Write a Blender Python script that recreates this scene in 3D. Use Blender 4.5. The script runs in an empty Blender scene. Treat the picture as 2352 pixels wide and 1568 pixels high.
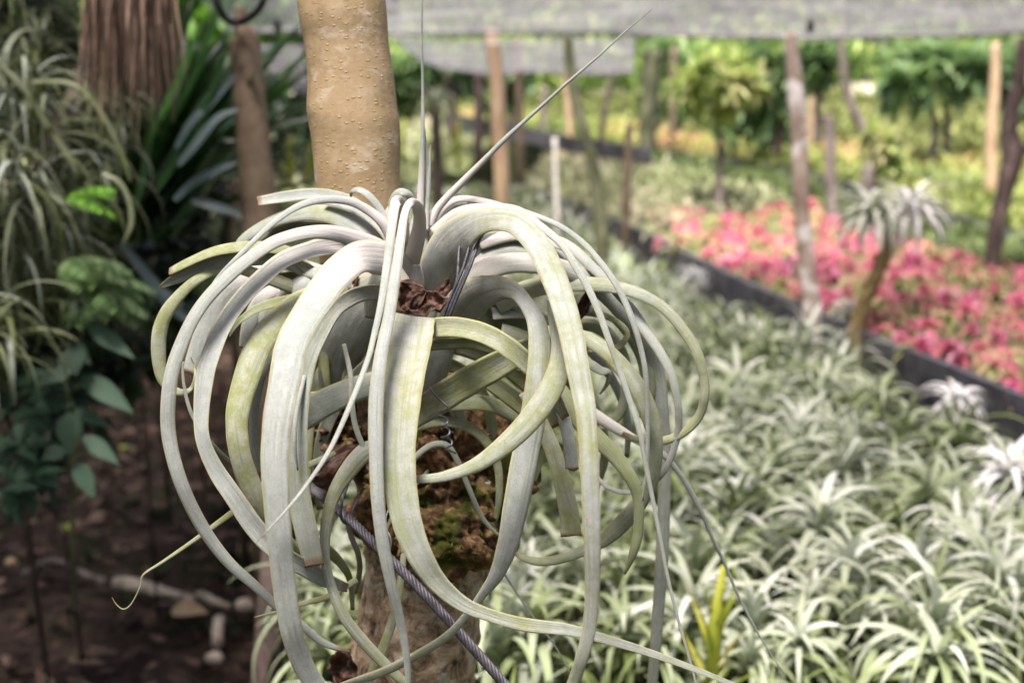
import bpy, bmesh, math, random
from math import sin, cos, pi, radians, sqrt, atan2, tan, exp
from mathutils import Vector, Matrix, noise
from mathutils.bvhtree import BVHTree

S = bpy.context.scene
COL = S.collection
# ------------------------------------------------------------------ camera, sky, sun, exposure
F = 2940.0                                   # focal length in pixels of a 2352 px wide picture
CAMZ = 1.6
PITCH = math.atan((784 - 190) / F)
cam_d = bpy.data.cameras.new('camera')
cam = bpy.data.objects.new('camera', cam_d)
COL.objects.link(cam)
cam.location = (0, 0, CAMZ)
cam.rotation_euler = (pi / 2 - PITCH, 0, 0)
cam_d.lens = 45
cam_d.sensor_width = 36
cam_d.clip_start = 0.02
cam_d.clip_end = 400
cam_d.dof.use_dof = True
cam_d.dof.focus_distance = 1.2
cam_d.dof.aperture_fstop = 4.2
S.camera = cam
FW = Vector((0, cos(PITCH), -sin(PITCH)))
UP = Vector((0, sin(PITCH), cos(PITCH)))
RT = Vector((1, 0, 0))
C0 = Vector((0, 0, CAMZ))

W = bpy.data.worlds.new('World')
S.world = W
W.use_nodes = True
wn = W.node_tree
wn.nodes.clear()
sky = wn.nodes.new('ShaderNodeTexSky')
sky.sky_type = 'NISHITA'
sky.sun_disc = False
SUN_EL, SUN_AZ = radians(74), radians(215)   # azimuth measured from +Y clockwise
sky.sun_elevation = SUN_EL
sky.sun_rotation = SUN_AZ
sky.air_density = 1.0
sky.dust_density = 4.0
sky.ozone_density = 0.6
bg = wn.nodes.new('ShaderNodeBackground')
bg.inputs['Strength'].default_value = 0.085
wo = wn.nodes.new('ShaderNodeOutputWorld')
hz = wn.nodes.new('ShaderNodeMix'); hz.data_type = 'RGBA'; hz.blend_type = 'MULTIPLY'   # warm tint on the sky colour for white balance
hz.inputs[0].default_value = 1.0; hz.inputs[7].default_value = (1.0, 0.885, 0.83, 1)
wn.links.new(sky.outputs[0], hz.inputs[6]); wn.links.new(hz.outputs[2], bg.inputs[0])
wn.links.new(bg.outputs[0], wo.inputs[0])
sl = bpy.data.lights.new('sun', 'SUN')
sl.energy = 2.6
sl.angle = radians(18)
sl.color = (1.0, 0.94, 0.90)
so = bpy.data.objects.new('sun', sl)
COL.objects.link(so)
sdir = Vector((sin(SUN_AZ) * cos(SUN_EL), cos(SUN_AZ) * cos(SUN_EL), sin(SUN_EL)))
so.rotation_euler = sdir.to_track_quat('Z', 'Y').to_euler()
S.view_settings.view_transform = 'Standard'
S.view_settings.look = 'None'
S.view_settings.gamma = 1
S.view_settings.use_curve_mapping = False
S.view_settings.exposure = 2.15


# ------------------------------------------------------------------ helpers
def at(u, v, d):
    return C0 + FW * d + RT * ((u - 1176) / F * d) + UP * ((784 - v) / F * d)


def gp(u, v, z):
    r = FW + RT * ((u - 1176) / F) + UP * ((784 - v) / F)
    return C0 + r * ((z - CAMZ) / r.z)


def tag(o, label=None, cat=None, group=None, kind=None):
    if label: o['label'] = label
    if cat: o['category'] = cat
    if group: o['group'] = group
    if kind: o['kind'] = kind
    return o


def empty(name, loc, label, cat, group=None):
    o = bpy.data.objects.new(name, None)
    o.empty_display_size = 0.05
    COL.objects.link(o)
    o.location = loc
    return tag(o, label, cat, group)


class MB:
    """collects vertices and faces for one mesh object"""
    def __init__(s):
        s.v = []; s.f = []; s.uv = []; s.t = []; s.m = []

    def quadgrid(s, rows, uvs, tint=0.5, closed=False, mi=0):
        b = len(s.v); n = len(rows[0])
        for r, ur in zip(rows, uvs):
            s.v.extend(r); s.uv.extend(ur); s.t.extend([tint] * n)
        for i in range(len(rows) - 1):
            for j in range(n - 1 + (1 if closed else 0)):
                k = (j + 1) % n
                s.f.append((b + i * n + j, b + i * n + k, b + (i + 1) * n + k, b + (i + 1) * n + j)); s.m.append(mi)

    def tube(s, pts, rad, n=8, tint=0.5, cap=True, bump=0.0, bs=10.0, flat=1.0, mi=0):
        pts = [Vector(p) for p in pts]
        m = len(pts)
        if not hasattr(rad, '__len__'): rad = [rad] * m
        rows = []; uvs = []
        X = None; L = 0
        for i, p in enumerate(pts):
            t = (pts[min(i + 1, m - 1)] - pts[max(i - 1, 0)]).normalized()
            if X is None:
                X = t.orthogonal().normalized()
            X = (X - t * X.dot(t)).normalized()
            Y = t.cross(X)
            if i: L += (p - pts[i - 1]).length
            row = []; ur = []
            for j in range(n):
                a = 2 * pi * j / n
                dr = X * cos(a) + Y * sin(a) * flat
                q = p + dr * rad[i]
                if bump:
                    q = q + dr * rad[i] * bump * noise.fractal(q * bs, 1.0, 2.0, 4)
                row.append(q); ur.append((j / n, L))
            rows.append(row); uvs.append(ur)
        b = len(s.v)
        s.quadgrid(rows, uvs, tint, closed=True, mi=mi)
        if cap:
            s.f.append(tuple(b + j for j in reversed(range(n)))); s.m.append(mi)
            s.f.append(tuple(b + (m - 1) * n + j for j in range(n))); s.m.append(mi)

    def leaf(s, p, d, nrm, L, wd, tint=0.5, bend=0.3, seg=3, fold=0.15, mi=0, wp=0.6):
        """simple pointed leaf starting at p along d, bending away from nrm"""
        d = d.normalized(); sd = d.cross(nrm)
        if sd.length < 1e-4: sd = d.orthogonal()
        sd.normalize(); nn = sd.cross(d).normalized()
        rows = []; uvs = []
        for i in range(seg + 1):
            x = i / seg
            c = p + d * L * x - nn * (bend * L * x * x)
            hw = wd * 0.5 * max(0.04, sin(pi * min(1, x ** wp)) if wp else (1 - x))
            up = nn * (hw * fold)
            rows.append([c - sd * hw + up, c, c + sd * hw + up])
            uvs.append([(0, x), (0.5, x), (1, x)])
        s.quadgrid(rows, uvs, tint, mi=mi)

    def strap(s, p, az, e0, e1, L, wd, seg=8, tint=0.5, fold=0.3, tip=0.1, base=0.8, mi=0, twist=0.0):
        """arching strap leaf: elevation goes from e0 to e1 along the length"""
        h = Vector((cos(az), sin(az), 0)); z = Vector((0, 0, 1))
        sd = Vector((-sin(az), cos(az), 0))
        c = Vector(p); rows = []; uvs = []
        for i in range(seg + 1):
            x = i / seg
            e = e0 + (e1 - e0) * x
            dr = h * cos(e) + z * sin(e)
            nn = -h * sin(e) + z * cos(e)
            a = twist * x
            sv = sd * cos(a) + nn * sin(a)
            if x < 0.25: w = base + (1 - base) * x / 0.25
            else: w = 1 - (1 - tip) * ((x - 0.25) / 0.75) ** 1.5
            hw = wd * 0.5 * w
            rows.append([c - sv * hw + nn * hw * fold, c, c + sv * hw + nn * hw * fold])
            uvs.append([(0, x), (0.5, x), (1, x)])
            c = c + dr * (L / seg)
        s.quadgrid(rows, uvs, tint, mi=mi)

    def mesh(s, name, mats, smooth=True):
        me = bpy.data.meshes.new(name)
        me.from_pydata([tuple(x) for x in s.v], [], s.f)
        if not isinstance(mats, (list, tuple)): mats = [mats]
        for m in mats: me.materials.append(m)
        if len(mats) > 1: me.polygons.foreach_set('material_index', s.m)
        if s.uv and len(s.uv) == len(s.v):
            ul = me.uv_layers.new(name='UVMap')
            vi = [0] * len(me.loops); me.loops.foreach_get('vertex_index', vi)
            fl = []
            for i in vi: fl.extend(s.uv[i])
            ul.data.foreach_set('uv', fl)
        if len(s.t) == len(s.v):
            a = me.attributes.new('tint', 'FLOAT', 'POINT')
            a.data.foreach_set('value', s.t)
        if smooth: me.polygons.foreach_set('use_smooth', [True] * len(me.polygons))
        me.update()
        return me

    def build(s, name, mats, parent=None, smooth=True):
        me = s.mesh(name, mats, smooth)
        o = bpy.data.objects.new(name, me)
        COL.objects.link(o)
        if parent is not None: attach(o, parent)
        return o


def attach(o, parent):
    """parent a world-space mesh under an Empty without moving it"""
    o.parent = parent
    o.matrix_parent_inverse = Matrix.Translation(-Vector(parent.location))


def catmull(P, n=6):
    """P: list of equal length tuples -> smooth samples"""
    out = []
    m = len(P)
    for i in range(m - 1):
        p0 = P[max(i - 1, 0)]; p1 = P[i]; p2 = P[i + 1]; p3 = P[min(i + 2, m - 1)]
        for k in range(n):
            t = k / n
            out.append(tuple(0.5 * ((2 * b) + (c - a) * t + (2 * a - 5 * b + 4 * c - e) * t * t + (-a + 3 * b - 3 * c + e) * t ** 3)
                             for a, b, c, e in zip(p0, p1, p2, p3)))
    out.append(tuple(P[-1]))
    return out


# ------------------------------------------------------------------ materials
def newmat(name):
    m = bpy.data.materials.new(name); m.use_nodes = True
    nt = m.node_tree; nt.nodes.clear()
    o = nt.nodes.new('ShaderNodeOutputMaterial')
    p = nt.nodes.new('ShaderNodeBsdfPrincipled')
    nt.links.new(p.outputs[0], o.inputs[0])
    return m, nt, p, o


def N(nt, t, **kw):
    n = nt.nodes.new(t)
    for k, v in kw.items():
        if hasattr(n, k): setattr(n, k, v)
        else: n.inputs[k].default_value = v
    return n


def ramp(nt, fac, stops, interp='LINEAR'):
    r = nt.nodes.new('ShaderNodeValToRGB')
    cr = r.color_ramp; cr.interpolation = interp
    while len(cr.elements) < len(stops): cr.elements.new(0.5)
    for e, (p, c) in zip(cr.elements, stops):
        e.position = p
        e.color = (c, c, c, 1) if not hasattr(c, '__len__') else (*c, 1)
    nt.links.new(fac, r.inputs[0])
    return r.outputs[0]


def mix(nt, a, b, fac, blend='MIX'):
    m = nt.nodes.new('ShaderNodeMix'); m.data_type = 'RGBA'; m.blend_type = blend
    for i, x in ((6, a), (7, b), (0, fac)):
        if hasattr(x, 'links') or hasattr(x, 'is_linked'): nt.links.new(x, m.inputs[i])
        elif hasattr(x, '__len__'): m.inputs[i].default_value = (*x, 1)
        else: m.inputs[i].default_value = x
    return m.outputs[2]


def bump(nt, p, h, strength=0.3, dist=0.002):
    b = nt.nodes.new('ShaderNodeBump'); b.inputs['Strength'].default_value = strength
    b.inputs['Distance'].default_value = dist
    nt.links.new(h, b.inputs['Height']); nt.links.new(b.outputs[0], p.inputs['Normal'])


def tex_obj(nt, scale=(1, 1, 1)):
    tc = nt.nodes.new('ShaderNodeTexCoord'); mp = nt.nodes.new('ShaderNodeMapping')
    mp.inputs['Scale'].default_value = scale
    nt.links.new(tc.outputs['Object'], mp.inputs[0])
    return mp.outputs[0]


def tnoise(nt, vec, scale, detail=4, rough=0.55, dist=0.0):
    n = N(nt, 'ShaderNodeTexNoise'); n.inputs['Scale'].default_value = scale
    n.inputs['Detail'].default_value = detail; n.inputs['Roughness'].default_value = rough
    n.inputs['Distortion'].default_value = dist
    if vec is not None: nt.links.new(vec, n.inputs['Vector'])
    return n.outputs[0]


def math_(nt, op, a, b=0.0):
    m = nt.nodes.new('ShaderNodeMath'); m.operation = op
    for i, x in enumerate((a, b)):
        if hasattr(x, 'links') or hasattr(x, 'is_linked'): nt.links.new(x, m.inputs[i])
        else: m.inputs[i].default_value = x
    return m.outputs[0]


def add_translucent(nt, p, out, col, amount):
    t = nt.nodes.new('ShaderNodeBsdfTranslucent')
    if hasattr(col, 'is_linked'): nt.links.new(col, t.inputs[0])
    else: t.inputs[0].default_value = (*col, 1)
    ms = nt.nodes.new('ShaderNodeMixShader'); ms.inputs[0].default_value = amount
    nt.links.new(p.outputs[0], ms.inputs[1]); nt.links.new(t.outputs[0], ms.inputs[2])
    nt.links.new(ms.outputs[0], out.inputs[0])


def foliage_mat(name, cols, rough=0.55, trans=0.3, spec=0.3, objrand=True, nscale=6.0, namp=0.5):
    m, nt, p, o = newmat(name)
    at_ = nt.nodes.new('ShaderNodeAttribute'); at_.attribute_name = 'tint'
    f = at_.outputs['Fac']
    if objrand:
        oi = nt.nodes.new('ShaderNodeObjectInfo')
        f = math_(nt, 'ADD', math_(nt, 'MULTIPLY', f, 0.65), math_(nt, 'MULTIPLY', oi.outputs['Random'], 0.35))
    gm = nt.nodes.new('ShaderNodeNewGeometry'); ns = tnoise(nt, gm.outputs['Position'], nscale, 3)
    f = math_(nt, 'ADD', f, math_(nt, 'MULTIPLY', math_(nt, 'SUBTRACT', ns, 0.5), namp))
    n = len(cols)
    c = ramp(nt, f, [((i + 0.5) / n, cc) for i, cc in enumerate(cols)])
    nt.links.new(c, p.inputs['Base Color'])
    p.inputs['Roughness'].default_value = rough
    p.inputs['Specular IOR Level'].default_value = spec
    if trans: add_translucent(nt, p, o, c, trans)
    return m


def leaf_silver(name):
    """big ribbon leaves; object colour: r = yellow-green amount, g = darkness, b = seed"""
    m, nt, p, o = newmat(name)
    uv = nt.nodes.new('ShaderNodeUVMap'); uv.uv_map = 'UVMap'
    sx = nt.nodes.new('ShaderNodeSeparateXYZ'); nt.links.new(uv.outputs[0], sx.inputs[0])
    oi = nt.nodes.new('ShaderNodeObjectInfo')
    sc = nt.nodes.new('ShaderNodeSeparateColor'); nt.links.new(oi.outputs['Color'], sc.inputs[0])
    tob = tex_obj(nt)
    big = tnoise(nt, tob, 14, 5, 0.62)
    mid = tnoise(nt, tob, 70, 5, 0.65)
    # streaks along the leaf
    mp = nt.nodes.new('ShaderNodeMapping'); mp.inputs['Scale'].default_value = (6, 4, 1)
    nt.links.new(uv.outputs[0], mp.inputs[0])
    ad = nt.nodes.new('ShaderNodeVectorMath'); ad.operation = 'ADD'
    nt.links.new(mp.outputs[0], ad.inputs[0]); nt.links.new(oi.outputs['Location'], ad.inputs[1])
    cb = nt.nodes.new('ShaderNodeCombineXYZ')
    nt.links.new(math_(nt, 'MULTIPLY', sc.outputs[2], 37), cb.inputs[2])
    nt.links.new(cb.outputs[0], ad.inputs[1])
    strk = tnoise(nt, ad.outputs[0], 1.0, 4, 0.6)
    yel = math_(nt, 'ADD', math_(nt, 'MULTIPLY', big, 0.9), math_(nt, 'MULTIPLY', strk, 0.6))
    yel = math_(nt, 'ADD', yel, math_(nt, 'SUBTRACT', sc.outputs[0], 0.5))
    yf = ramp(nt, yel, [(0.58, 0.0), (0.88, 1.0)])
    base = mix(nt, (0.215, 0.235, 0.22), (0.175, 0.192, 0.085), yf)
    # soft dark green bruises and powdery light patches
    base = mix(nt, base, (0.35, 0.36, 0.35), ramp(nt, mid, [(0.42, 0.0), (0.70, 0.6)]))
    base = mix(nt, base, (0.10, 0.13, 0.07), ramp(nt, math_(nt, 'ADD', math_(nt, 'MULTIPLY', strk, 0.5), math_(nt, 'MULTIPLY', mid, 0.5)), [(0.53, 0.0), (0.66, 0.65)]))
    sp = tnoise(nt, tob, 320, 2, 0.7)
    msk = math_(nt, 'MULTIPLY', ramp(nt, sp, [(0.66, 0.0), (0.70, 1.0)]), ramp(nt, tnoise(nt, tob, 22, 2), [(0.56, 0.0), (0.64, 1.0)]))
    base = mix(nt, base, (0.09, 0.14, 0.07), math_(nt, 'MULTIPLY', msk, 0.8))
    # long thin creases, fold shade painted as dark lines, and scurfy grain
    mc = nt.nodes.new('ShaderNodeMapping'); mc.inputs['Scale'].default_value = (13, 1.3, 1)
    nt.links.new(uv.outputs[0], mc.inputs[0])
    ac = nt.nodes.new('ShaderNodeVectorMath'); ac.operation = 'ADD'
    nt.links.new(mc.outputs[0], ac.inputs[0]); nt.links.new(cb.outputs[0], ac.inputs[1])
    cr_ = tnoise(nt, ac.outputs[0], 1.0, 2, 0.5)
    base = mix(nt, base, (0.11, 0.12, 0.085), ramp(nt, cr_, [(0.485, 0.0), (0.5, 0.42), (0.515, 0.0)]))
    gr = tnoise(nt, tob, 650, 2, 0.8)
    base = mix(nt, base, (0.10, 0.11, 0.09), ramp(nt, gr, [(0.5, 0.0), (0.75, 0.45)]))
    # brown scars
    vo = N(nt, 'ShaderNodeTexNoise'); vo.inputs['Scale'].default_value = 60; vo.inputs['Detail'].default_value = 6
    nt.links.new(tob, vo.inputs['Vector'])
    base = mix(nt, base, (0.22, 0.12, 0.07), ramp(nt, vo.outputs[0], [(0.71, 0.0), (0.76, 0.7)]))
    # pinkish pale base of the leaf (v small)
    bf = ramp(nt, sx.outputs[1], [(0.0, 0.8), (0.12, 0.65), (0.34, 0.0)])
    bf = math_(nt, 'MULTIPLY', bf, ramp(nt, sc.outputs[0], [(0.2, 1.0), (0.42, 0.12)]))
    base = mix(nt, base, (0.50, 0.455, 0.44), bf)
    # rim
    e = math_(nt, 'ABSOLUTE', math_(nt, 'SUBTRACT', sx.outputs[0], 0.5))
    rim = ramp(nt, e, [(0.43, 0.0), (0.49, 1.0)])
    rimc = mix(nt, (0.30, 0.29, 0.08), (0.28, 0.15, 0.08), ramp(nt, big, [(0.5, 0.0), (0.62, 1.0)]))
    base = mix(nt, base, rimc, math_(nt, 'MULTIPLY', rim, 0.7))
    # dried cut ends
    base = mix(nt, base, (0.16, 0.09, 0.05), ramp(nt, sx.outputs[1], [(0.972, 0.0), (0.985, 0.8)]))
    # tint class: dark green of some leaves, painted shade on inner ones
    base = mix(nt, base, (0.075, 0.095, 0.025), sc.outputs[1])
    nt.links.new(base, p.inputs['Base Color'])
    p.inputs['Roughness'].default_value = 0.72
    p.inputs['Specular IOR Level'].default_value = 0.18
    p.inputs['Sheen Weight'].default_value = 0.1
    fine = tnoise(nt, tob, 900, 3, 0.7)
    rid = tnoise(nt, ad.outputs[0], 2.0, 3)
    bump(nt, p, math_(nt, 'ADD', math_(nt, 'MULTIPLY', fine, 0.6), math_(nt, 'ADD', rid, mid)), 0.45, 0.0014)
    add_translucent(nt, p, o, base, 0.12)
    return m


M_LEAF = leaf_silver('silver_leaf')


def bark_main():
    m, nt, p, o = newmat('trunk_bark')
    tc = nt.nodes.new('ShaderNodeTexCoord')
    sx = nt.nodes.new('ShaderNodeSeparateXYZ'); nt.links.new(tc.outputs['Object'], sx.inputs[0])
    v1 = tex_obj(nt)
    vs = tex_obj(nt, (1, 1, 1.9))
    n1 = tnoise(nt, v1, 9, 5, 0.6)
    n2 = tnoise(nt, v1, 45, 6, 0.65)
    # upper smooth tan bark
    up = mix(nt, (0.25, 0.185, 0.105), (0.20, 0.145, 0.08), ramp(nt, n1, [(0.35, 0), (0.65, 1)]))
    up = mix(nt, up, (0.28, 0.22, 0.145), ramp(nt, n2, [(0.50, 0), (0.68, 0.7)]))
    vo = nt.nodes.new('ShaderNodeTexVoronoi'); vo.inputs['Scale'].default_value = 135
    nt.links.new(vs, vo.inputs['Vector'])
    # only some cells become lenticels
    vc = nt.nodes.new('ShaderNodeSeparateColor'); nt.links.new(vo.outputs['Color'], vc.inputs[0])
    sel = ramp(nt, vc.outputs[0], [(0.55, 0.0), (0.6, 1.0)])
    len_ = math_(nt, 'MULTIPLY', ramp(nt, vo.outputs['Distance'], [(0.18, 1.0), (0.32, 0.0)]), sel)
    up = mix(nt, up, (0.28, 0.19, 0.075), math_(nt, 'MULTIPLY', len_, 0.6))
    ring = math_(nt, 'MULTIPLY', ramp(nt, vo.outputs['Distance'], [(0.26, 0.0), (0.34, 0.7), (0.44, 0.0)]), sel)
    up = mix(nt, up, (0.14, 0.085, 0.035), math_(nt, 'MULTIPLY', ring, 0.7))
    up = mix(nt, up, (0.20, 0.12, 0.06), ramp(nt, tnoise(nt, tex_obj(nt, (1, 1, 3)), 16, 6, 0.7), [(0.62, 0.0), (0.72, 0.6)]))
    up = mix(nt, up, (0.13, 0.10, 0.055), ramp(nt, tnoise(nt, tex_obj(nt, (1, 1, 0.22)), 30, 6, 0.7), [(0.52, 0.0), (0.72, 0.55)]))
    up = mix(nt, up, (0.36, 0.31, 0.24), ramp(nt, tnoise(nt, tex_obj(nt, (1, 1, 1.6)), 22, 5, 0.7), [(0.57, 0.0), (0.66, 0.6)]))
    # lower rough mossy bark
    n3 = tnoise(nt, v1, 42, 8, 0.75, 0.6)
    lo = ramp(nt, n3, [(0.36, (0.025, 0.016, 0.01)), (0.44, (0.14, 0.095, 0.06)), (0.52, (0.28, 0.20, 0.135)), (0.64, (0.42, 0.36, 0.28))])
    n4 = tnoise(nt, v1, 12, 5, 0.6)
    lo = mix(nt, lo, (0.30, 0.34, 0.28), ramp(nt, tnoise(nt, v1, 48, 4, 0.6), [(0.58, 0.0), (0.64, 0.6)]))
    lo = mix(nt, lo, (0.07, 0.09, 0.015), ramp(nt, n4, [(0.56, 0.0), (0.64, 0.8)]))
    zf = math_(nt, 'ADD', sx.outputs[2], math_(nt, 'MULTIPLY', math_(nt, 'SUBTRACT', n1, 0.5), 0.12))
    # object origin is at the trunk base (z = 0)
    f = ramp(nt, math_(nt, 'MULTIPLY', zf, 0.5), [(0.66, 0.0), (0.70, 1.0)])
    c = mix(nt, lo, up, f)
    nt.links.new(c, p.inputs['Base Color'])
    p.inputs['Roughness'].default_value = 0.7
    p.inputs['Specular IOR Level'].default_value = 0.2
    hu = math_(nt, 'ADD', math_(nt, 'MULTIPLY', len_, 0.55), math_(nt, 'MULTIPLY', n2, 0.8))
    hl = math_(nt, 'MULTIPLY', n3, 5.0)
    h = nt.nodes.new('ShaderNodeMix'); h.data_type = 'FLOAT'
    nt.links.new(f, h.inputs[0]); nt.links.new(hl, h.inputs[2]); nt.links.new(hu, h.inputs[3])
    bump(nt, p, h.outputs[0], 0.55, 0.003)
    return m


def bark_mat(name, c1, c2, c3=None, scale=14, stretch=0.35, rough=0.85, spots=None):
    m, nt, p, o = newmat(name)
    v = tex_obj(nt, (1, 1, stretch)); n1 = tnoise(nt, v, scale, 6, 0.65)
    stops = [(0.35, c1), (0.6, c2)]
    if c3: stops.append((0.72, c3))
    c = ramp(nt, n1, stops)
    if spots:
        c = mix(nt, c, spots, ramp(nt, tnoise(nt, tex_obj(nt), 11, 3), [(0.54, 0), (0.6, 0.85)]))
    nt.links.new(c, p.inputs['Base Color']); p.inputs['Roughness'].default_value = rough
    p.inputs['Specular IOR Level'].default_value = 0.15
    bump(nt, p, n1, 0.7, 0.01)
    return m


def soil_mat(name, cols, scale=5, rough=0.95, extra=None, bd=0.03):
    m, nt, p, o = newmat(name)
    v = tex_obj(nt); n1 = tnoise(nt, v, scale, 9, 0.68); n2 = tnoise(nt, v, scale * 7, 5, 0.7)
    f = math_(nt, 'ADD', math_(nt, 'MULTIPLY', n1, 0.6), math_(nt, 'MULTIPLY', n2, 0.4))
    n = len(cols)
    c = ramp(nt, f, [(0.36 + 0.3 * i / (n - 1), cc) for i, cc in enumerate(cols)])
    if extra:
        c = mix(nt, c, extra, ramp(nt, tnoise(nt, v, scale * 0.7, 4, 0.6), [(0.5, 0), (0.62, 0.8)]))
    nt.links.new(c, p.inputs['Base Color']); p.inputs['Roughness'].default_value = rough
    p.inputs['Specular IOR Level'].default_value = 0.2
    bump(nt, p, f, 0.8, bd)
    return m


def plain(name, c, rough=0.7, metal=0.0, nz=0.25, scale=20, spec=0.3, bd=0.002):
    m, nt, p, o = newmat(name)
    n1 = tnoise(nt, tex_obj(nt), scale, 5, 0.6)
    a = tuple(x * (1 - nz) for x in c); b = tuple(min(1, x * (1 + nz)) for x in c)
    cc = ramp(nt, n1, [(0.35, a), (0.65, b)])
    nt.links.new(cc, p.inputs['Base Color'])
    p.inputs['Roughness'].default_value = rough; p.inputs['Metallic'].default_value = metal
    p.inputs['Specular IOR Level'].default_value = spec
    bump(nt, p, n1, 0.4, bd)
    return m


M_TRUNK = bark_main()
M_SOIL = soil_mat('dark_soil', [(0.008, 0.005, 0.004), (0.028, 0.017, 0.013), (0.06, 0.039, 0.031), (0.14, 0.095, 0.078)], 4, extra=(0.026, 0.030, 0.008))
M_BEDSOIL = soil_mat('bed_soil', [(0.012, 0.012, 0.007), (0.03, 0.034, 0.012), (0.06, 0.065, 0.03)], 5)
M_BANK = soil_mat('mossy_bank', [(0.04, 0.05, 0.022), (0.11, 0.13, 0.05), (0.22, 0.23, 0.11)], 4)
M_BLACKNET = plain('black_edging_cloth', (0.075, 0.075, 0.085), 0.55, nz=0.5, scale=8, bd=0.01)
M_GREYWOOD = bark_mat('grey_bark', (0.08, 0.065, 0.06), (0.21, 0.175, 0.16), (0.36, 0.31, 0.29))
M_DARKBARK = bark_mat('dark_bark', (0.035, 0.026, 0.022), (0.12, 0.09, 0.08), (0.24, 0.19, 0.17))
M_TANBARK = bark_mat('tan_bark', (0.28, 0.19, 0.115), (0.46, 0.34, 0.22), (0.54, 0.43, 0.30), rough=0.7)
M_BROWNBARK = bark_mat('brown_bark', (0.11, 0.082, 0.055), (0.175, 0.135, 0.095), (0.24, 0.19, 0.14), stretch=1)
M_MOSSBARK = bark_mat('mossy_bark', (0.035, 0.04, 0.022), (0.10, 0.105, 0.06), (0.20, 0.19, 0.13))
M_STEMBARK = bark_mat('yellow_brown_bark', (0.10, 0.075, 0.03), (0.23, 0.17, 0.08), (0.33, 0.26, 0.15))
M_PALEBARK = bark_mat('pale_blotched_bark', (0.22, 0.165, 0.125), (0.36, 0.295, 0.24), (0.46, 0.41, 0.36), scale=9, stretch=0.8, spots=(0.66, 0.63, 0.60))
M_WHITE = bark_mat('peeled_wood', (0.24, 0.18, 0.14), (0.62, 0.54, 0.46), (0.72, 0.66, 0.58), scale=16, stretch=1, rough=0.8)
M_STAKE = plain('white_stake', (0.48, 0.46, 0.42), 0.6, nz=0.1)
M_BLACK = plain('black_rubber', (0.012, 0.012, 0.013), 0.4)
M_WIRE = plain('grey_wire', (0.15, 0.16, 0.18), 0.45, metal=0.6, nz=0.3, scale=120)
M_DARKWIRE = plain('dark_wire', (0.05, 0.05, 0.06), 0.5, metal=0.4, nz=0.4, scale=120)
M_STEEL = plain('dull_steel_cable', (0.085, 0.08, 0.092), 0.55, metal=0.4, nz=0.35, scale=90)
M_DRY = plain('dry_brown_leaf', (0.065, 0.03, 0.019), 0.6, nz=0.7, scale=60, bd=0.004)
M_FIBRE = foliage_mat('dry_fibre', [(0.008, 0.005, 0.004), (0.032, 0.019, 0.013), (0.085, 0.052, 0.036), (0.26, 0.18, 0.13)], 0.8, 0.05, nscale=40)
M_SILV = foliage_mat('silver_rosette', [(0.04, 0.065, 0.012), (0.115, 0.155, 0.042), (0.24, 0.29, 0.15), (0.38, 0.43, 0.315), (0.58, 0.62, 0.545)], 0.6, 0.15, 0.3)
M_SILVW = foliage_mat('white_rosette', [(0.30, 0.32, 0.27), (0.50, 0.52, 0.49), (0.70, 0.71, 0.69)], 0.6, 0.1)
M_POM = foliage_mat('pompom_leaf', [(0.28, 0.33, 0.22), (0.50, 0.54, 0.44), (0.72, 0.74, 0.66)], 0.6, 0.25)
M_LONG = foliage_mat('long_silver_leaf', [(0.03, 0.04, 0.010), (0.09, 0.11, 0.035), (0.19, 0.215, 0.125), (0.42, 0.47, 0.41)], 0.55, 0.15)
M_PINK = foliage_mat('pink_rosette', [(0.22, 0.29, 0.08), (0.42, 0.45, 0.17), (0.56, 0.38, 0.26), (0.54, 0.12, 0.18), (0.52, 0.07, 0.20), (0.66, 0.34, 0.44)], 0.5, 0.25, nscale=2.6, namp=1.1)
M_LIME = foliage_mat('lime_rosette', [(0.16, 0.20, 0.08), (0.26, 0.31, 0.14), (0.36, 0.39, 0.21), (0.44, 0.44, 0.30), (0.42, 0.26, 0.19)], 0.55, 0.25, nscale=1.2)
M_YEL = foliage_mat('yellow_red_rosette', [(0.15, 0.20, 0.06), (0.26, 0.31, 0.08), (0.38, 0.38, 0.13), (0.42, 0.25, 0.13), (0.46, 0.16, 0.15)], 0.55, 0.25, nscale=1.0)
M_OLIVE = foliage_mat('olive_cover', [(0.07, 0.095, 0.025), (0.15, 0.18, 0.05), (0.26, 0.28, 0.10)], 0.7, 0.2, nscale=1.5)
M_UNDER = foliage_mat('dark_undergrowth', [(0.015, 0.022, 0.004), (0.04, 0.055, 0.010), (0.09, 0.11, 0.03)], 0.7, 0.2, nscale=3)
M_GREEN = foliage_mat('green_leaf', [(0.06, 0.11, 0.04), (0.12, 0.21, 0.075), (0.21, 0.33, 0.125), (0.36, 0.48, 0.22)], 0.45, 0.35, 0.4)
M_WOOD = foliage_mat('sunlit_far_leaf', [(0.06, 0.12, 0.035), (0.15, 0.26, 0.08), (0.26, 0.38, 0.14), (0.48, 0.56, 0.30)], 0.5, 0.4, nscale=0.7, namp=1.0)  # paler greens carry the far wood's haze and sunlight in the colour
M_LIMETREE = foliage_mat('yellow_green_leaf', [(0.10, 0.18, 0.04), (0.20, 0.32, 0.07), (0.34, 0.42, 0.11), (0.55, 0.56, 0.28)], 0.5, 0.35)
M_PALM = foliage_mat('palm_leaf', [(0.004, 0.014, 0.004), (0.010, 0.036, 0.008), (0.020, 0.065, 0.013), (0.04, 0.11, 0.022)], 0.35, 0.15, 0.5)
M_BRIGHT = foliage_mat('bright_fern', [(0.06, 0.16, 0.01), (0.11, 0.26, 0.02), (0.17, 0.36, 0.04)], 0.45, 0.3)
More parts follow.
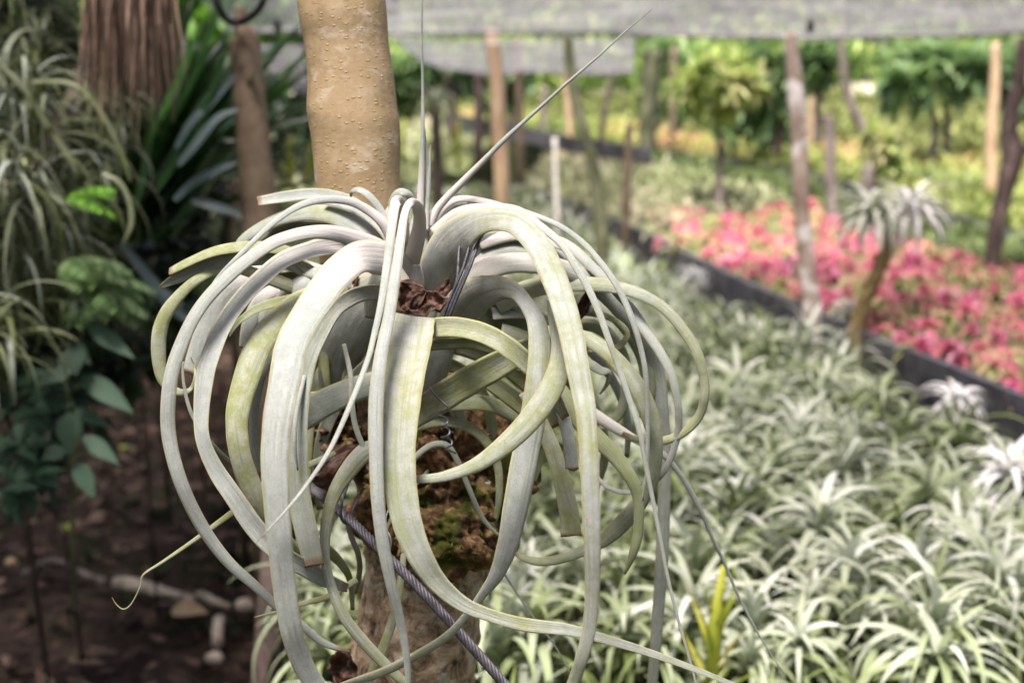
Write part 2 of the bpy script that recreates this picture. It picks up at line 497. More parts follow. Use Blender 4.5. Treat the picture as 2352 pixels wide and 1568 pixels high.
M_BROAD = foliage_mat('broad_dark_leaf', [(0.014, 0.036, 0.018), (0.028, 0.062, 0.034), (0.045, 0.09, 0.055)], 0.6, 0.1, 0.25)
M_BLUEAGAVE = foliage_mat('blue_strap', [(0.05, 0.08, 0.08), (0.10, 0.14, 0.14), (0.2, 0.26, 0.26)], 0.4, 0.1)
M_JUNGLE = foliage_mat('shade_foliage', [(0.005, 0.010, 0.003), (0.011, 0.024, 0.006), (0.022, 0.044, 0.011), (0.055, 0.085, 0.03)], 0.5, 0.15)  # near-black greens, the jungle's shade is put into the colour
M_MOSS = foliage_mat('moss', [(0.04, 0.06, 0.006), (0.09, 0.12, 0.01), (0.15, 0.18, 0.02)], 0.8, 0.1, nscale=60)
M_LICHEN = plain('lichen', (0.26, 0.36, 0.27), 0.9, nz=0.3, scale=200)
M_YBROM = foliage_mat('yellow_bromeliad_leaf', [(0.22, 0.30, 0.03), (0.36, 0.40, 0.05), (0.46, 0.36, 0.07)], 0.45, 0.25)
M_LITTER = foliage_mat('leaf_litter', [(0.016, 0.010, 0.008), (0.045, 0.026, 0.018), (0.10, 0.06, 0.042), (0.20, 0.135, 0.105), (0.07, 0.10, 0.03)], 0.8, 0.05, nscale=3)
M_PATH = soil_mat('pale_path', [(0.35, 0.32, 0.24), (0.5, 0.46, 0.36), (0.55, 0.52, 0.42)], 2)


def net_mat():
    m, nt, p, o = newmat('shade_net')
    v = tex_obj(nt)
    n1 = tnoise(nt, tex_obj(nt, (1, 1, 1)), 3.0, 6, 0.65, 0.3)
    n2 = tnoise(nt, tex_obj(nt, (0.5, 3, 1)), 1.2, 5, 0.6)
    f = math_(nt, 'ADD', math_(nt, 'MULTIPLY', n1, 0.5), math_(nt, 'MULTIPLY', n2, 0.5))
    c = ramp(nt, f, [(0.36, (0.11, 0.105, 0.115)), (0.5, (0.17, 0.165, 0.18)), (0.68, (0.32, 0.31, 0.325))])
    nt.links.new(c, p.inputs['Base Color'])
    p.inputs['Roughness'].default_value = 0.8
    t = nt.nodes.new('ShaderNodeBsdfTranslucent'); nt.links.new(c, t.inputs[0])
    a = nt.nodes.new('ShaderNodeMixShader'); a.inputs[0].default_value = 0.75
    nt.links.new(p.outputs[0], a.inputs[1]); nt.links.new(t.outputs[0], a.inputs[2])
    tr = nt.nodes.new('ShaderNodeBsdfTransparent'); tr.inputs[0].default_value = (1.0, 0.96, 0.985, 1)
    b = nt.nodes.new('ShaderNodeMixShader')
    nt.links.new(ramp(nt, f, [(0.36, 0.41), (0.66, 0.47)]), b.inputs[0])
    nt.links.new(a.outputs[0], b.inputs[1]); nt.links.new(tr.outputs[0], b.inputs[2])
    nt.links.new(b.outputs[0], o.inputs[0])
    bump(nt, p, f, 0.5, 0.02)
    return m


M_NET = net_mat()

# ------------------------------------------------------------------ ground, terraces
rnd = random.Random(7)
g = MB()
n = 90
rows = []; uvs = []
for i in range(n + 1):
    r = []; ur = []
    y = -4 + 70 * (i / n) ** 2.0
    for j in range(n + 1):
        x = -30 + 60 * j / n
        xx = math.copysign(abs(x / 30) ** 2.2 * 30, x)
        z = 0.05 * noise.fractal(Vector((xx * 1.2, y * 1.2, 0)), 1.0, 2.0, 4)
        r.append(Vector((xx, y, z))); ur.append((xx, y))
    rows.append(r); uvs.append(ur)
g.quadgrid(rows, uvs)
tag(g.build('ground', M_SOIL), 'dark soil ground under the shade garden', 'ground', kind='structure')

# far flat land reaching the horizon
g = MB()
g.quadgrid([[Vector((-300, -300, -0.12)), Vector((300, -300, -0.12))], [Vector((-300, 300, -0.12)), Vector((300, 300, -0.12))]], [[(0, 0), (1, 0)], [(0, 1), (1, 1)]])
tag(g.build('terrain', M_SOIL), 'flat dark land far around the garden', 'terrain', kind='structure')


def loft(A, B, nu=60, nv=10, hump=0.02, seed=0):
    """sheet between two polylines"""
    def res(P):
        P = [Vector(p) for p in P]
        L = [0]
        for a, b in zip(P, P[1:]): L.append(L[-1] + (b - a).length)
        out = []
        for i in range(nu + 1):
            s = L[-1] * i / nu; k = 0
            while k < len(P) - 2 and L[k + 1] < s: k += 1
            t = (s - L[k]) / (L[k + 1] - L[k])
            out.append(P[k].lerp(P[k + 1], t))
        return out
    a = res(A); b = res(B)
    rows = []
    for j in range(nv + 1):
        r = []
        for i in range(nu + 1):
            q = a[i].lerp(b[i], j / nv)
            q.z += hump * noise.noise(Vector((q.x * 2, q.y * 2, seed)))
            r.append(q)
        rows.append(r)
    return rows


def sheet(name, rows, mat, label, cat, kind='structure', thick=None):
    m = MB()
    m.quadgrid(rows, [[(p.x, p.y) for p in r] for r in rows])
    # skirt down to the soil on all four sides
    z0 = -0.05
    for ed in (rows[0], rows[-1][::-1], [r[0] for r in rows][::-1], [r[-1] for r in rows]):
        m.quadgrid([[Vector((p.x, p.y, z0)) for p in ed], ed], [[(p.x, 0) for p in ed], [(p.x, p.z) for p in ed]])
    o = m.build(name, mat, smooth=False)
    return tag(o, label, cat, kind=kind)


def bvh_of(rows):
    v = []; f = []; n = len(rows[0])
    for r in rows: v.extend(r)
    for i in range(len(rows) - 1):
        for j in range(n - 1):
            f.append((i * n + j, i * n + j + 1, (i + 1) * n + j + 1, (i + 1) * n + j))
    return BVHTree.FromPolygons(v, f)


def scatter(rows, step, rnd, jit=0.42):
    """jittered hexagonal grid of points lying on the sheet"""
    bv = bvh_of(rows)
    xs = [p.x for r in rows for p in r]; ys = [p.y for r in rows for p in r]
    out = []; k = 0
    y = min(ys)
    while y < max(ys):
        st = step(y)
        x = min(xs) + (st / 2 if k % 2 else 0)
        while x < max(xs):
            px = x + rnd.uniform(-jit, jit) * st; py = y + rnd.uniform(-jit, jit) * st
            h = bv.ray_cast(Vector((px, py, 10)), Vector((0, 0, -1)))
            if h[0] is not None: out.append(h[0])
            x += st
        y += st * 0.87; k += 1
    return out


ZB = 0.46
bed1_r = [Vector((2.6, 0.9, ZB))] + [gp(2352, 1190, ZB), gp(1900, 860, ZB), gp(1600, 692, ZB), gp(1400, 575, ZB)] + [at(1200, 450, 11)]
bed1_l = [Vector((-0.18, 0.9, ZB)), gp(690, 1568, ZB), gp(655, 1000, ZB), gp(600, 640, ZB), gp(560, 520, ZB)] + [at(480, 430, 11)]
ROW1 = loft(bed1_l, bed1_r, 70, 24, 0.05, 1)
sheet('raised_bed_ground', ROW1, M_BEDSOIL, 'raised bed of dark mossy earth under the silver air plants', 'ground')
L1 = [at(2800, 1130, 3.2), at(2352, 930, 4.2), at(1800, 700, 6.2), at(1450, 530, 9), at(1200, 430, 11.3)]
E2 = [at(2800, 800, 5.3), at(2352, 640, 6.6), at(2000, 540, 8.4), at(1750, 450, 10.5), at(1300, 330, 14)]
ROW2 = loft(L1, E2, 70, 24, 0.05, 2)
sheet('raised_bed_ground', ROW2, M_BANK, 'raised bed of earth under the pink and lime rosettes', 'ground')
L2 = [at(2800, 720, 6.4), at(2352, 560, 7.8), at(2240, 520, 8.5), at(2000, 450, 10), at(1806, 395, 11.8), at(1550, 358, 13.6), at(1060, 290, 16)]
E3 = [at(2800, 450, 10), at(2352, 400, 11.5), at(2200, 375, 12.5), at(1900, 350, 14.5), at(1600, 315, 17), at(1500, 300, 18), at(1060, 265, 20)]
ROW3 = loft(L2, E3, 60, 16, 0.08, 3)
sheet('raised_bed_ground', ROW3, M_BANK, 'higher raised bed of earth under yellow and red rosettes', 'ground')
E4a = [at(2900, 430, 12), at(2352, 385, 13), at(1900, 330, 16), at(1400, 290, 20), at(1000, 255, 21.5), at(500, 300, 22)]
E4b = [at(2900, 222, 19), at(2352, 222, 20), at(1900, 215, 22), at(1400, 228, 24), at(900, 225, 25), at(400, 225, 25)]
ROW4 = loft(E4a, E4b, 50, 12, 0.3, 4)
sheet('hillside', ROW4, M_BANK, 'olive green slope rising behind the beds', 'hillside')
E5b = [at(2900, 190, 22), at(2352, 196, 23), at(1900, 190, 25), at(1400, 200, 27), at(900, 205, 28), at(400, 205, 28)]
ROW5 = loft([p + Vector((0, 0, 0.02)) for p in E4b], E5b, 40, 4, 0.05, 5)
sheet('path', ROW5, M_PATH, 'pale sunlit path across the top of the slope', 'path')
# left-hand bank beyond bed 1
BL = loft([at(-300, 520, 5.5), at(300, 500, 7), at(560, 500, 8.6), at(1060, 400, 12)], [at(-300, 260, 16), at(300, 270, 17), at(560, 280, 18), at(1160, 290, 18)], 40, 14, 0.15, 6)
sheet('terrain', BL, M_BANK, 'mossy ground rising behind the left trees', 'terrain')


def edging(name, line, label, h=0.05, t=0.03, drop=0.28):
    m = MB()
    P = [Vector(q) for q in line]
    fine = catmull([tuple(p) for p in P], 8)
    pts = [Vector(q) for q in fine]
    rows = []; uvs = []
    for i, p in enumerate(pts):
        d = (pts[min(i + 1, len(pts) - 1)] - pts[max(i - 1, 0)]).normalized()
        s = Vector((d.y, -d.x, 0)).normalized()
        if s.y > 0: s = -s
        wv = 0.012 * noise.noise(p * 3)
        a = p + s * (0.02 + wv); b = p + s * (0.02 + t + wv)
        rows.append([a - Vector((0, 0, drop)), a + Vector((0, 0, h)), b + Vector((0, 0, h)), b - Vector((0, 0, drop)), a - Vector((0, 0, drop))])
        uvs.append([(0, i), (1, i), (2, i), (3, i), (4, i)])
    m.quadgrid(rows, uvs)
    return tag(m.build(name, M_BLACKNET, smooth=False), label, 'bed edging')


edging('bed_edging', L1, 'dark cloth edging along the front of the pink rosette bed')
edging('bed_edging', L2, 'dark edging along the front of the yellow and red bed', drop=0.3)
edging('bed_edging', [p + Vector((0, 0, 0.03)) for p in E3], 'dark edging behind the yellow and red bed below the olive slope', h=0.05, drop=0.1)
edging('bed_edging', [at(1030, 268, 14.5), at(1150, 285, 13.5), at(1300, 318, 12.5), at(1420, 336, 12), at(1500, 350, 11.8)], 'short dark edging far off between the tan pole and the gnarled trunk', h=0.03, drop=0.12)

# ------------------------------------------------------------------ bed plants
def rosette(nl, L, wd, rnd, inner=0.6, low=8, curl=(0.9, -1.2), stem=0.05, tl=(0.1, 1.0), fold=0.35):
    m = MB()
    for i in range(nl):
        x = (i + 0.5) / nl                      # 0 outer .. 1 inner
        az = i * 2.399963 + rnd.uniform(-0.25, 0.25)
        e0 = 0.25 + x * 1.15 + rnd.uniform(-0.1, 0.1)
        e1 = e0 - rnd.uniform(2.0, 3.3) * (1.2 - 0.45 * x)
        l = L * (1.05 - 0.45 * x) * rnd.uniform(0.8, 1.15)
        w = wd * rnd.uniform(0.75, 1.15)
        t = tl[0] + (tl[1] - tl[0]) * (0.25 + 0.55 * x + rnd.uniform(-0.25, 0.25))
        m.strap((0, 0, stem * x), az, e0, e1, l, w, low, t, fold=fold, tip=0.06, base=1.0, twist=rnd.uniform(-0.4, 0.4))
    return m


rr = random.Random(11)
SILV = [rosette(rr.choice((23, 26, 29)), rr.uniform(0.19, 0.25), rr.uniform(0.0115, 0.0155), rr, low=10, stem=0.07).mesh('air_plant_rosette', M_SILV) for _ in range(9)]
SILVB = [rosette(44, 0.17, 0.0145, rr, stem=0.05, low=10).mesh('white_rosette', M_SILVW) for _ in range(2)]
SMALL = {k: [rosette(20, 0.115, 0.019, rr, low=5, stem=0.02, tl=(0.0, 1.0)).mesh(k, mt) for _ in range(4)] for k, mt in (('pink_rosette', M_PINK),)}


def inst(name, me, loc, rz, sc, tilt, label, cat, group, rnd):
    o = bpy.data.objects.new(name, me); COL.objects.link(o)
    o.location = loc
    o.rotation_euler = (rnd.uniform(-tilt, tilt), rnd.uniform(-tilt, tilt), rz)
    o.scale = (sc, sc, sc * rnd.uniform(0.9, 1.15))
    return tag(o, label, cat, group)


def mass(name, pts, nl, L, wd, mat, rnd, label, cat, low=3, stem=0.03, sc=(0.8, 1.2), lift=0.0, patch=None):
    """one object holding the uncountable rest of a ground cover"""
    m = MB()
    for p in pts:
        s = rnd.uniform(*sc)
        base = patch(p) if patch else rnd.random()
        for i in range(nl):
            x = (i + 0.5) / nl
            az = rnd.uniform(0, 2 * pi)
            e0 = 0.2 + x * 1.1
            e1 = e0 - rnd.uniform(1.0, 2.0)
            m.strap(p + Vector((0, 0, lift + stem * x)), az, e0, e1, L * s * rnd.uniform(0.7, 1.1), wd * s, low,
                    min(1, max(0, base + rnd.uniform(-0.22, 0.22))), fold=0.3, tip=0.08, base=1.0)
    return tag(m.build(name, mat), label, cat, kind='stuff')


# silver bed: individuals near, the rest as one mass
rs = random.Random(5)
pts = scatter(ROW1, lambda y: 0.15, rs)
vis = []
for p in pts:
    q = p - C0; d = q.dot(FW)
    u = 1176 + F * q.x / d if d > 0 else -9999; v = 784 - F * q.dot(UP) / d if d > 0 else -9999
    key = d if (d > 0 and 560 < u < 2460 and v < 1660) else 100 + abs(d)
    vis.append((key, p, d, u, v))
vis.sort(key=lambda t: t[0])
near = [t for t in vis[:285] if t[0] < 100]
rest = [t[1] for t in vis[len(near):] if t[0] < 100 or t[1].y > 0.9]
for i, (k, p, d, u, v) in enumerate(near):
    inst('air_plant_rosette', SILV[i % 9], p + Vector((0, 0, 0.05 + rs.uniform(-0.02, 0.035))), rs.uniform(0, 6.28), rs.uniform(0.7, 1.5), 0.45,
         'silver green air plant rosette packed among its like in the near raised bed', 'air plant', 'silver air plant rosettes filling the near bed', rs)
mass('air_plant_carpet', rest, 20, 0.19, 0.015, M_SILV, rs, 'far carpet of silver green air plants at the back of the near bed', 'ground cover', low=4)
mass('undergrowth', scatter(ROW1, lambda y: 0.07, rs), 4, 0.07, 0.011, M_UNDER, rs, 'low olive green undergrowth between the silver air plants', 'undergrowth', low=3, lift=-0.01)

# larger whitish rosettes that stand out
for (u, v, z, sc, k, lab) in (
        (1590, 655, 0.06, 1.1, 0, 'bright white air plant at the far edge of the silver bed by the dark edging'),
        (1950, 745, 0.09, 1.15, 1, 'white curly air plant rising in front of the stem of the pompom plant'),
        (2190, 950, 0.07, 1.15, 0, 'pale air plant with pinkish leaves near the right edging'),
        (2325, 1170, 0.10, 1.5, 1, 'large bright white air plant at the right edge of the photo'),
        (1650, 1345, 0.09, 1.0, 1, 'pale blue grey air plant behind the yellow bromeliad')):
    p = gp(u, v, ZB + z)
    inst('white_air_plant', SILVB[k] if u != 1650 else SILV[2], p, rs.uniform(0, 6), sc, 0.15, lab, 'air plant', None, rs)

# pink bed (front part) and lime bed (far part)
rp = random.Random(21)
pp = scatter(ROW2, lambda y: 0.155 if y < 8 else 0.18, rp)
pk = []; lm = []
for p in pp:
    q = p - C0; d = q.dot(FW); u = 1176 + F * q.x / d; v = 784 - F * q.dot(UP) / d
    if u > 1530 + rp.uniform(-40, 60) and v > 495 - (u - 1600) * 0.02 + rp.uniform(-14, 14): pk.append((d, p, u))
    else: lm.append(p)
pk.sort(key=lambda t: t[0])
pk_near = [t for t in pk if t[2] < 2450][:290]
ids = set(id(t) for t in pk_near)
for i, (d, p, u) in enumerate(pk_near):
    inst('pink_rosette', SMALL['pink_rosette'][i % 4], p + Vector((0, 0, 0.02)), rp.uniform(0, 6.28), rp.uniform(0.7, 1.35), 0.35,
         'small pink and red bromeliad rosette crowded in the bed behind the dark edging', 'bromeliad', 'pink bromeliad rosettes in the second bed', rp)
o_pk = [t[1] for t in pk if id(t) not in ids]
if o_pk:
    mass('pink_ground_cover', o_pk, 12, 0.14, 0.027, M_PINK, rp, 'pink rosettes beyond the right side of the photo', 'ground cover', low=3)
def patch2(p): return 0.45 + 0.5 * noise.noise(Vector((p.x * 0.7, p.y * 0.5, 3)))
mass('lime_ground_cover', lm, 11, 0.16, 0.028, M_LIME, rp, 'pale lime green rosettes covering the far half of the second bed', 'ground cover', low=3, patch=patch2)
ry = random.Random(31)
def patch3(p): return 0.45 + 0.75 * noise.noise(Vector((p.x * 0.8, p.y * 0.35, 8)))
mass('yellow_red_ground_cover', scatter(ROW3, lambda y: 0.21, ry), 10, 0.2, 0.036, M_YEL, ry, 'yellow green and red rosettes covering the third bed', 'ground cover', low=3, lift=0.03, patch=patch3)
mass('olive_ground_cover', scatter(ROW4, lambda y: 0.3, ry), 10, 0.3, 0.05, M_OLIVE, ry, 'olive green cover on the slope behind the beds', 'ground cover', low=3, patch=patch3)
mass('mixed_ground_cover', scatter(BL, lambda y: 0.3, ry), 10, 0.28, 0.04, M_LIME, ry, 'pale green ground cover behind the left posts', 'ground cover', low=3, patch=patch2)
# banks between beds get sparse green tufts
M_BANKD = soil_mat('dark_bank', [(0.02, 0.028, 0.012), (0.05, 0.065, 0.025), (0.10, 0.12, 0.05)], 4)
M_BANKG = foliage_mat('bank_grass', [(0.03, 0.05, 0.012), (0.08, 0.12, 0.03), (0.16, 0.21, 0.07)], 0.6, 0.2, nscale=2)
bank = loft(E2, [p + Vector((0, 0, -0.02)) for p in L2], 50, 6, 0.0, 9)
sheet('terrain', bank, M_BANKD, 'mossy bank between the pink bed and the yellow bed', 'terrain')
mass('bank_grass', scatter(bank, lambda y: 0.16, ry), 8, 0.14, 0.02, M_BANKG, ry, 'green grass on the bank between the pink bed and the yellow bed', 'grass', low=3)

# ------------------------------------------------------------------ the main tree trunk
def tube_px(mb, P, n=24, k=6, **kw):
    """P rows: u, v, depth, radius_px"""
    s = catmull(P, k)
    mb.tube([at(a, b, d) for a, b, d, r in s], [r / F * d for a, b, d, r in s], n, **kw)


TR = [(742, -500, 1.46, 92), (765, -220, 1.45, 96), (784, 0, 1.44, 101), (796, 100, 1.44, 97), (806, 180, 1.44, 99), (809, 245, 1.44, 103.5), (813, 275, 1.44, 104), (818, 330, 1.44, 101), (824, 440, 1.44, 98),
      (850, 640, 1.45, 112), (905, 840, 1.46, 140), (960, 1000, 1.47, 165), (990, 1150, 1.47, 165), (985, 1300, 1.46, 150), (966, 1400, 1.46, 143),
      (942, 1568, 1.46, 150), (930, 1750, 1.46, 160), (930, 2000, 1.48, 175), (925, 2400, 1.5, 190), (925, 3000, 1.52, 215)]
tb = at(930, 3000, 1.52)
T = empty('tree', Vector((tb.x, tb.y, 0)), 'tan barked tree whose mossy trunk carries the big silver air plant', 'tree')
m = MB()
ss = catmull(TR, 14)
rows = []; uvs = []
NR = 72
for i, (a, b, d, r) in enumerate(ss):
    c = at(a, b, d); R = r / F * d
    row = []; ur = []
    low = max(0.0, min(1.0, (b - 820) / 200))
    for j in range(NR):
        an = 2 * pi * j / NR
        dr = Vector((cos(an), sin(an), 0))
        q = c + dr * R
        amt = 0.007 * (1 - low) * noise.fractal(q * 9, 1.0, 2.0, 3)
        amt += low * (0.10 * noise.fractal(q * 10, 0.9, 2.0, 5) + 0.05 * noise.fractal(q * 40, 1, 2, 3))
        row.append(c + dr * R * (1 + amt)); ur.append((j / NR, i))
    rows.append(row); uvs.append(ur)
m.quadgrid(rows, uvs, closed=True)
m.build('trunk', M_TRUNK, T)


def lump(mb, c, rx, ry, rz, amp=0.25, fs=20, n=28, seed=0):
    rows = []; uvs = []
    for i in range(n + 1):
        th = pi * i / n
        r = []; ur = []
        for j in range(n * 2):
            ph = pi * j / n
            d = Vector((sin(th) * cos(ph), sin(th) * sin(ph), cos(th)))
            q = c + Vector((d.x * rx, d.y * ry, d.z * rz))
            f = 1 + amp * noise.fractal((q + Vector((seed, 0, 0))) * fs, 0.9, 2.0, 5)
            r.append(c + Vector((d.x * rx, d.y * ry, d.z * rz)) * f); ur.append((j / n, i / n))
        rows.append(r); uvs.append(ur)
    mb.quadgrid(rows, uvs, closed=True)


def knot_mat():
    m, nt, p, o = newmat('knotted_bark')
    v = tex_obj(nt)
    n3 = tnoise(nt, v, 85, 8, 0.78, 0.5); n1 = tnoise(nt, v, 16, 4)
    vo = nt.nodes.new('ShaderNodeTexVoronoi'); vo.inputs['Scale'].default_value = 95
    nt.links.new(v, vo.inputs['Vector'])
    f = math_(nt, 'ADD', math_(nt, 'MULTIPLY', n3, 0.8), math_(nt, 'MULTIPLY', vo.outputs['Distance'], 0.25))
    c = ramp(nt, f, [(0.36, (0.32, 0.21, 0.11)), (0.47, (0.19, 0.105, 0.052)), (0.57, (0.06, 0.035, 0.02)), (0.72, (0.02, 0.012, 0.008))])
    c = mix(nt, c, (0.27, 0.17, 0.08), ramp(nt, n1, [(0.54, 0), (0.7, 0.6)]))
    c = mix(nt, c, (0.055, 0.07, 0.012), ramp(nt, tnoise(nt, v, 20, 5), [(0.54, 0), (0.62, 0.85)]))
    nt.links.new(c, p.inputs['Base Color']); p.inputs['Roughness'].default_value = 0.9
    p.inputs['Specular IOR Level'].default_value = 0.1
    bump(nt, p, f, 1.0, -0.006)
    return m


M_KNOT = knot_mat()
M_SCAR = bark_mat('scar_bark', (0.10, 0.065, 0.035), (0.22, 0.15, 0.085), (0.30, 0.22, 0.14), scale=90, stretch=1)
m = MB()
lump(m, at(1020, 1120, 1.40), 0.075, 0.05, 0.085, 0.42, 34, 90)
lump(m, at(1020, 1225, 1.365), 0.055, 0.05, 0.038, 0.35, 46, 70, 3)
lump(m, at(880, 1185, 1.40), 0.035, 0.04, 0.04, 0.3, 30, 24, 5)
lump(m, at(1150, 1080, 1.42), 0.04, 0.04, 0.06, 0.35, 30, 24, 7)
m.build('burl', M_KNOT, T)
m = MB()
lump(m, at(790, 1000, 1.43), 0.055, 0.045, 0.045, 0.6, 60, 70, 11)
lump(m, at(740, 990, 1.43), 0.030, 0.03, 0.03, 0.5, 45, 26, 12)
m.build('root_mass', M_KNOT, T)
# moss tufts and lichen
rm = random.Random(3)
BVT = None
def bvh_objs(names):
    v = []; f = []
    for o in COL.objects:
        if o.parent == T and o.type == 'MESH' and o.name.split('.')[0] in names:
            b = len(v); off = Vector((0, 0, 0))
            v.extend([vv.co.copy() for vv in o.data.vertices]); f.extend([tuple(b + i for i in pl.vertices) for pl in o.data.polygons])
    return BVHTree.FromPolygons(v, f)
BVT = bvh_objs(('trunk', 'burl', 'root_mass'))
def hit(u, v):
    r = (at(u, v, 1.0) - C0).normalized()
    h = BVT.ray_cast(C0, r)
    return (h[0], h[1]) if h[0] is not None else (None, None)
mm = MB(); ml = MB()
for (u, v, ru, rv, cnt) in ((852, 1262, 22, 42, 420), (975, 1460, 36, 24, 420), (1075, 1262, 60, 26, 500), (1130, 1120, 24, 60, 320), (1205, 1150, 40, 12, 160), (870, 1350, 22, 16, 120), (890, 1540, 40, 12, 120),
                            (1100, 1190, 30, 34, 200), (990, 1275, 70, 14, 320), (1150, 1000, 30, 40, 150), (860, 1300, 16, 22, 120)):
    for _ in range(cnt):
        a = rm.uniform(0, 2 * pi); q = sqrt(rm.random())
        uu = u + ru * q * cos(a) + rm.gauss(0, 4); vv = v + rv * q * sin(a) + rm.gauss(0, 4)
        p, nr = hit(uu, vv)
        if p is None: continue
        d = (nr + Vector((rm.gauss(0, .5), rm.gauss(0, .5), rm.gauss(0, .5) + 0.2))).normalized()
        mm.leaf(p, d, Vector((0, 0, 1)), rm.uniform(0.003, 0.007), 0.0016, rm.random(), 0.3, 2)
m1 = mm.build('moss', M_MOSS, T); m1['kind'] = 'stuff'
for (u, v, r) in ((1112, 1110, 14), (1100, 1125, 10), (1125, 1140, 9), (1022, 1143, 12), (880, 1370, 13), (892, 1385, 9), (960, 1452, 16), (985, 1445, 10), (1005, 1462, 9), (1040, 1420, 12), (1100, 1440, 10), (860, 1330, 9), (1128, 1085, 10)):
    for k in range(9):
        p, nr = hit(u + rm.gauss(0, r * 0.5), v + rm.gauss(0, r * 0.5))
        if p is None: continue
        a = nr.orthogonal().normalized(); b = nr.cross(a); R = r / F * 1.4 * rm.uniform(0.3, 0.7)
        i0 = len(ml.v)
        ml.v.append(p + nr * 0.0022); ml.uv.append((0, 0)); ml.t.append(.5)
        for j in range(9):
            an = 2 * pi * j / 9; rr_ = R * rm.uniform(0.7, 1.2)
            ml.v.append(p + nr * 0.0012 + (a * cos(an) + b * sin(an)) * rr_); ml.uv.append((0, 0)); ml.t.append(.5)
        for j in range(9): ml.f.append((i0, i0 + 1 + j, i0 + 1 + (j + 1) % 9)); ml.m.append(0)
ml.build('lichen', M_LICHEN, T)

# ------------------------------------------------------------------ the big silver air plant
AP = empty('air_plant', at(960, 640, 1.33), 'big silver air plant with long curling strap leaves mounted on the tree trunk', 'air plant')
LEAVES = 0


def ribbon(P, tilt=0.75, gut=0.10, thick=0.0011, tipw=None, col=(0.4, 0.0), k=7, nx=9, mat=None, parent=None, name='leaf', label=None, wob=1.0, blunt=False):
    """P rows: u, v, depth, apparent width px [, tilt]"""
    global LEAVES
    LEAVES += 1
    if abs(gut) >= 0.12: gut *= 1.2
    P = [tuple(p) + ((tilt,) if len(p) == 4 else ()) for p in P]
    s = catmull(P, k)
    pts = [at(a, b, d) for a, b, d, w, t in s]
    n = len(s)
    seed = LEAVES * 3.7
    top = []; bot = []; uvs = []
    L = 0; tot = sum((pts[i] - pts[i - 1]).length for i in range(1, n))
    for i, (a, b, d, w, t) in enumerate(s):
        i0 = max(i - 1, 0); i1 = min(i + 1, n - 1)
        du = s[i1][0] - s[i0][0]; dv = s[i1][1] - s[i0][1]
        ln = math.hypot(du, dv) or 1
        px, py = dv / ln, du / ln                    # image perpendicular (right, up)
        if i: L += (pts[i] - pts[i - 1]).length
        hw = max(w, 0.8) * 0.5 / F * d
        hw *= 1 + 0.035 * wob * noise.noise(Vector((i * 0.22, seed, 0)))
        Tn = (pts[i1] - pts[i0]).normalized()
        Wd = RT * px + UP * py + FW * (t * py)
        mag = Wd.length
        Wd = (Wd - Tn * Wd.dot(Tn))
        Wd = Wd.normalized() * mag
        Nn = Tn.cross(Wd).normalized()
        if Nn.dot(FW) > 0 if abs(t) < 1e-6 else (Nn.dot(UP) < 0 if py * py > 0.5 else Nn.dot(FW) > 0): Nn = -Nn
        if i and Nn.dot(lastN) < 0: Nn = -Nn
        lastN = Nn
        rt = []; rb = []; ur = []
        th = thick * min(1, 0.25 + hw / 0.006)
        for j in range(nx):
            x = -1 + 2 * j / (nx - 1)
            e = gut * hw * 2 * (1 - x * x) + 0.06 * hw * wob * noise.noise(Vector((L * 25, x * 1.5, seed)))
            c = pts[i] + Wd * (hw * x) + Nn * e
            if blunt and i == n - 1: c = c + Tn * (0.003 * noise.noise(Vector((x * 3, seed, 1))))
            ed = th * (1 - 0.85 * x ** 6)
            rt.append(c + Nn * ed * 0.5); rb.append(c - Nn * ed * 0.5); ur.append((0.5 + x * 0.5, L / tot))
        top.append(rt + rb[::-1]); uvs.append(ur + ur[::-1])
    m = MB()
    m.quadgrid(top, uvs, closed=True)
    nn = nx * 2
    m.f.append(tuple(range(nn))[::-1]); m.m.append(0)
    m.f.append(tuple((n - 1) * nn + j for j in range(nn))); m.m.append(0)
    o = m.build(name, mat or M_LEAF, parent or AP)
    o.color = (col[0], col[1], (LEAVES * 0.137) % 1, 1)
    if label: o['label'] = label
    return o


R_ = ribbon
# --- back layer, broad bases, most with shade in their tint -------------------------------------------------
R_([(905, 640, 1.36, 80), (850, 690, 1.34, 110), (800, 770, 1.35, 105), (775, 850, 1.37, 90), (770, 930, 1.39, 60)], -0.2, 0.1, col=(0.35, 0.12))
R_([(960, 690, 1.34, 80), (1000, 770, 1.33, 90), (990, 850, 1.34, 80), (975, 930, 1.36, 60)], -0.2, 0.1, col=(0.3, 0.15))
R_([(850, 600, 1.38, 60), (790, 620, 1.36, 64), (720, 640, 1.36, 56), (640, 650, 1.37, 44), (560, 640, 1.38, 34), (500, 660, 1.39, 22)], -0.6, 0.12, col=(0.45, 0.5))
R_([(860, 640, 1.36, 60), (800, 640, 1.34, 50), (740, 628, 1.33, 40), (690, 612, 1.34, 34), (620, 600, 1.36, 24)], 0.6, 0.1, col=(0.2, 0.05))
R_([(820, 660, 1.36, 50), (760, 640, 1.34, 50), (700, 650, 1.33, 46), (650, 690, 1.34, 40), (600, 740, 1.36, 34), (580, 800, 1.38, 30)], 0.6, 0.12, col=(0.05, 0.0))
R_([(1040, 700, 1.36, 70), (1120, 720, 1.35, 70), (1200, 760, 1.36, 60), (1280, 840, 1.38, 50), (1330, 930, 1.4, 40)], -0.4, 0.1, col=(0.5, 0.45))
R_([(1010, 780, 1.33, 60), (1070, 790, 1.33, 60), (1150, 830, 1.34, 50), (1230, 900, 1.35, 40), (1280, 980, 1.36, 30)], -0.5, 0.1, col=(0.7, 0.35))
R_([(1100, 860, 1.33, 40), (1160, 900, 1.32, 44), (1220, 950, 1.32, 42), (1260, 1010, 1.33, 36)], -0.4, 0.1, col=(0.8, 0.3))
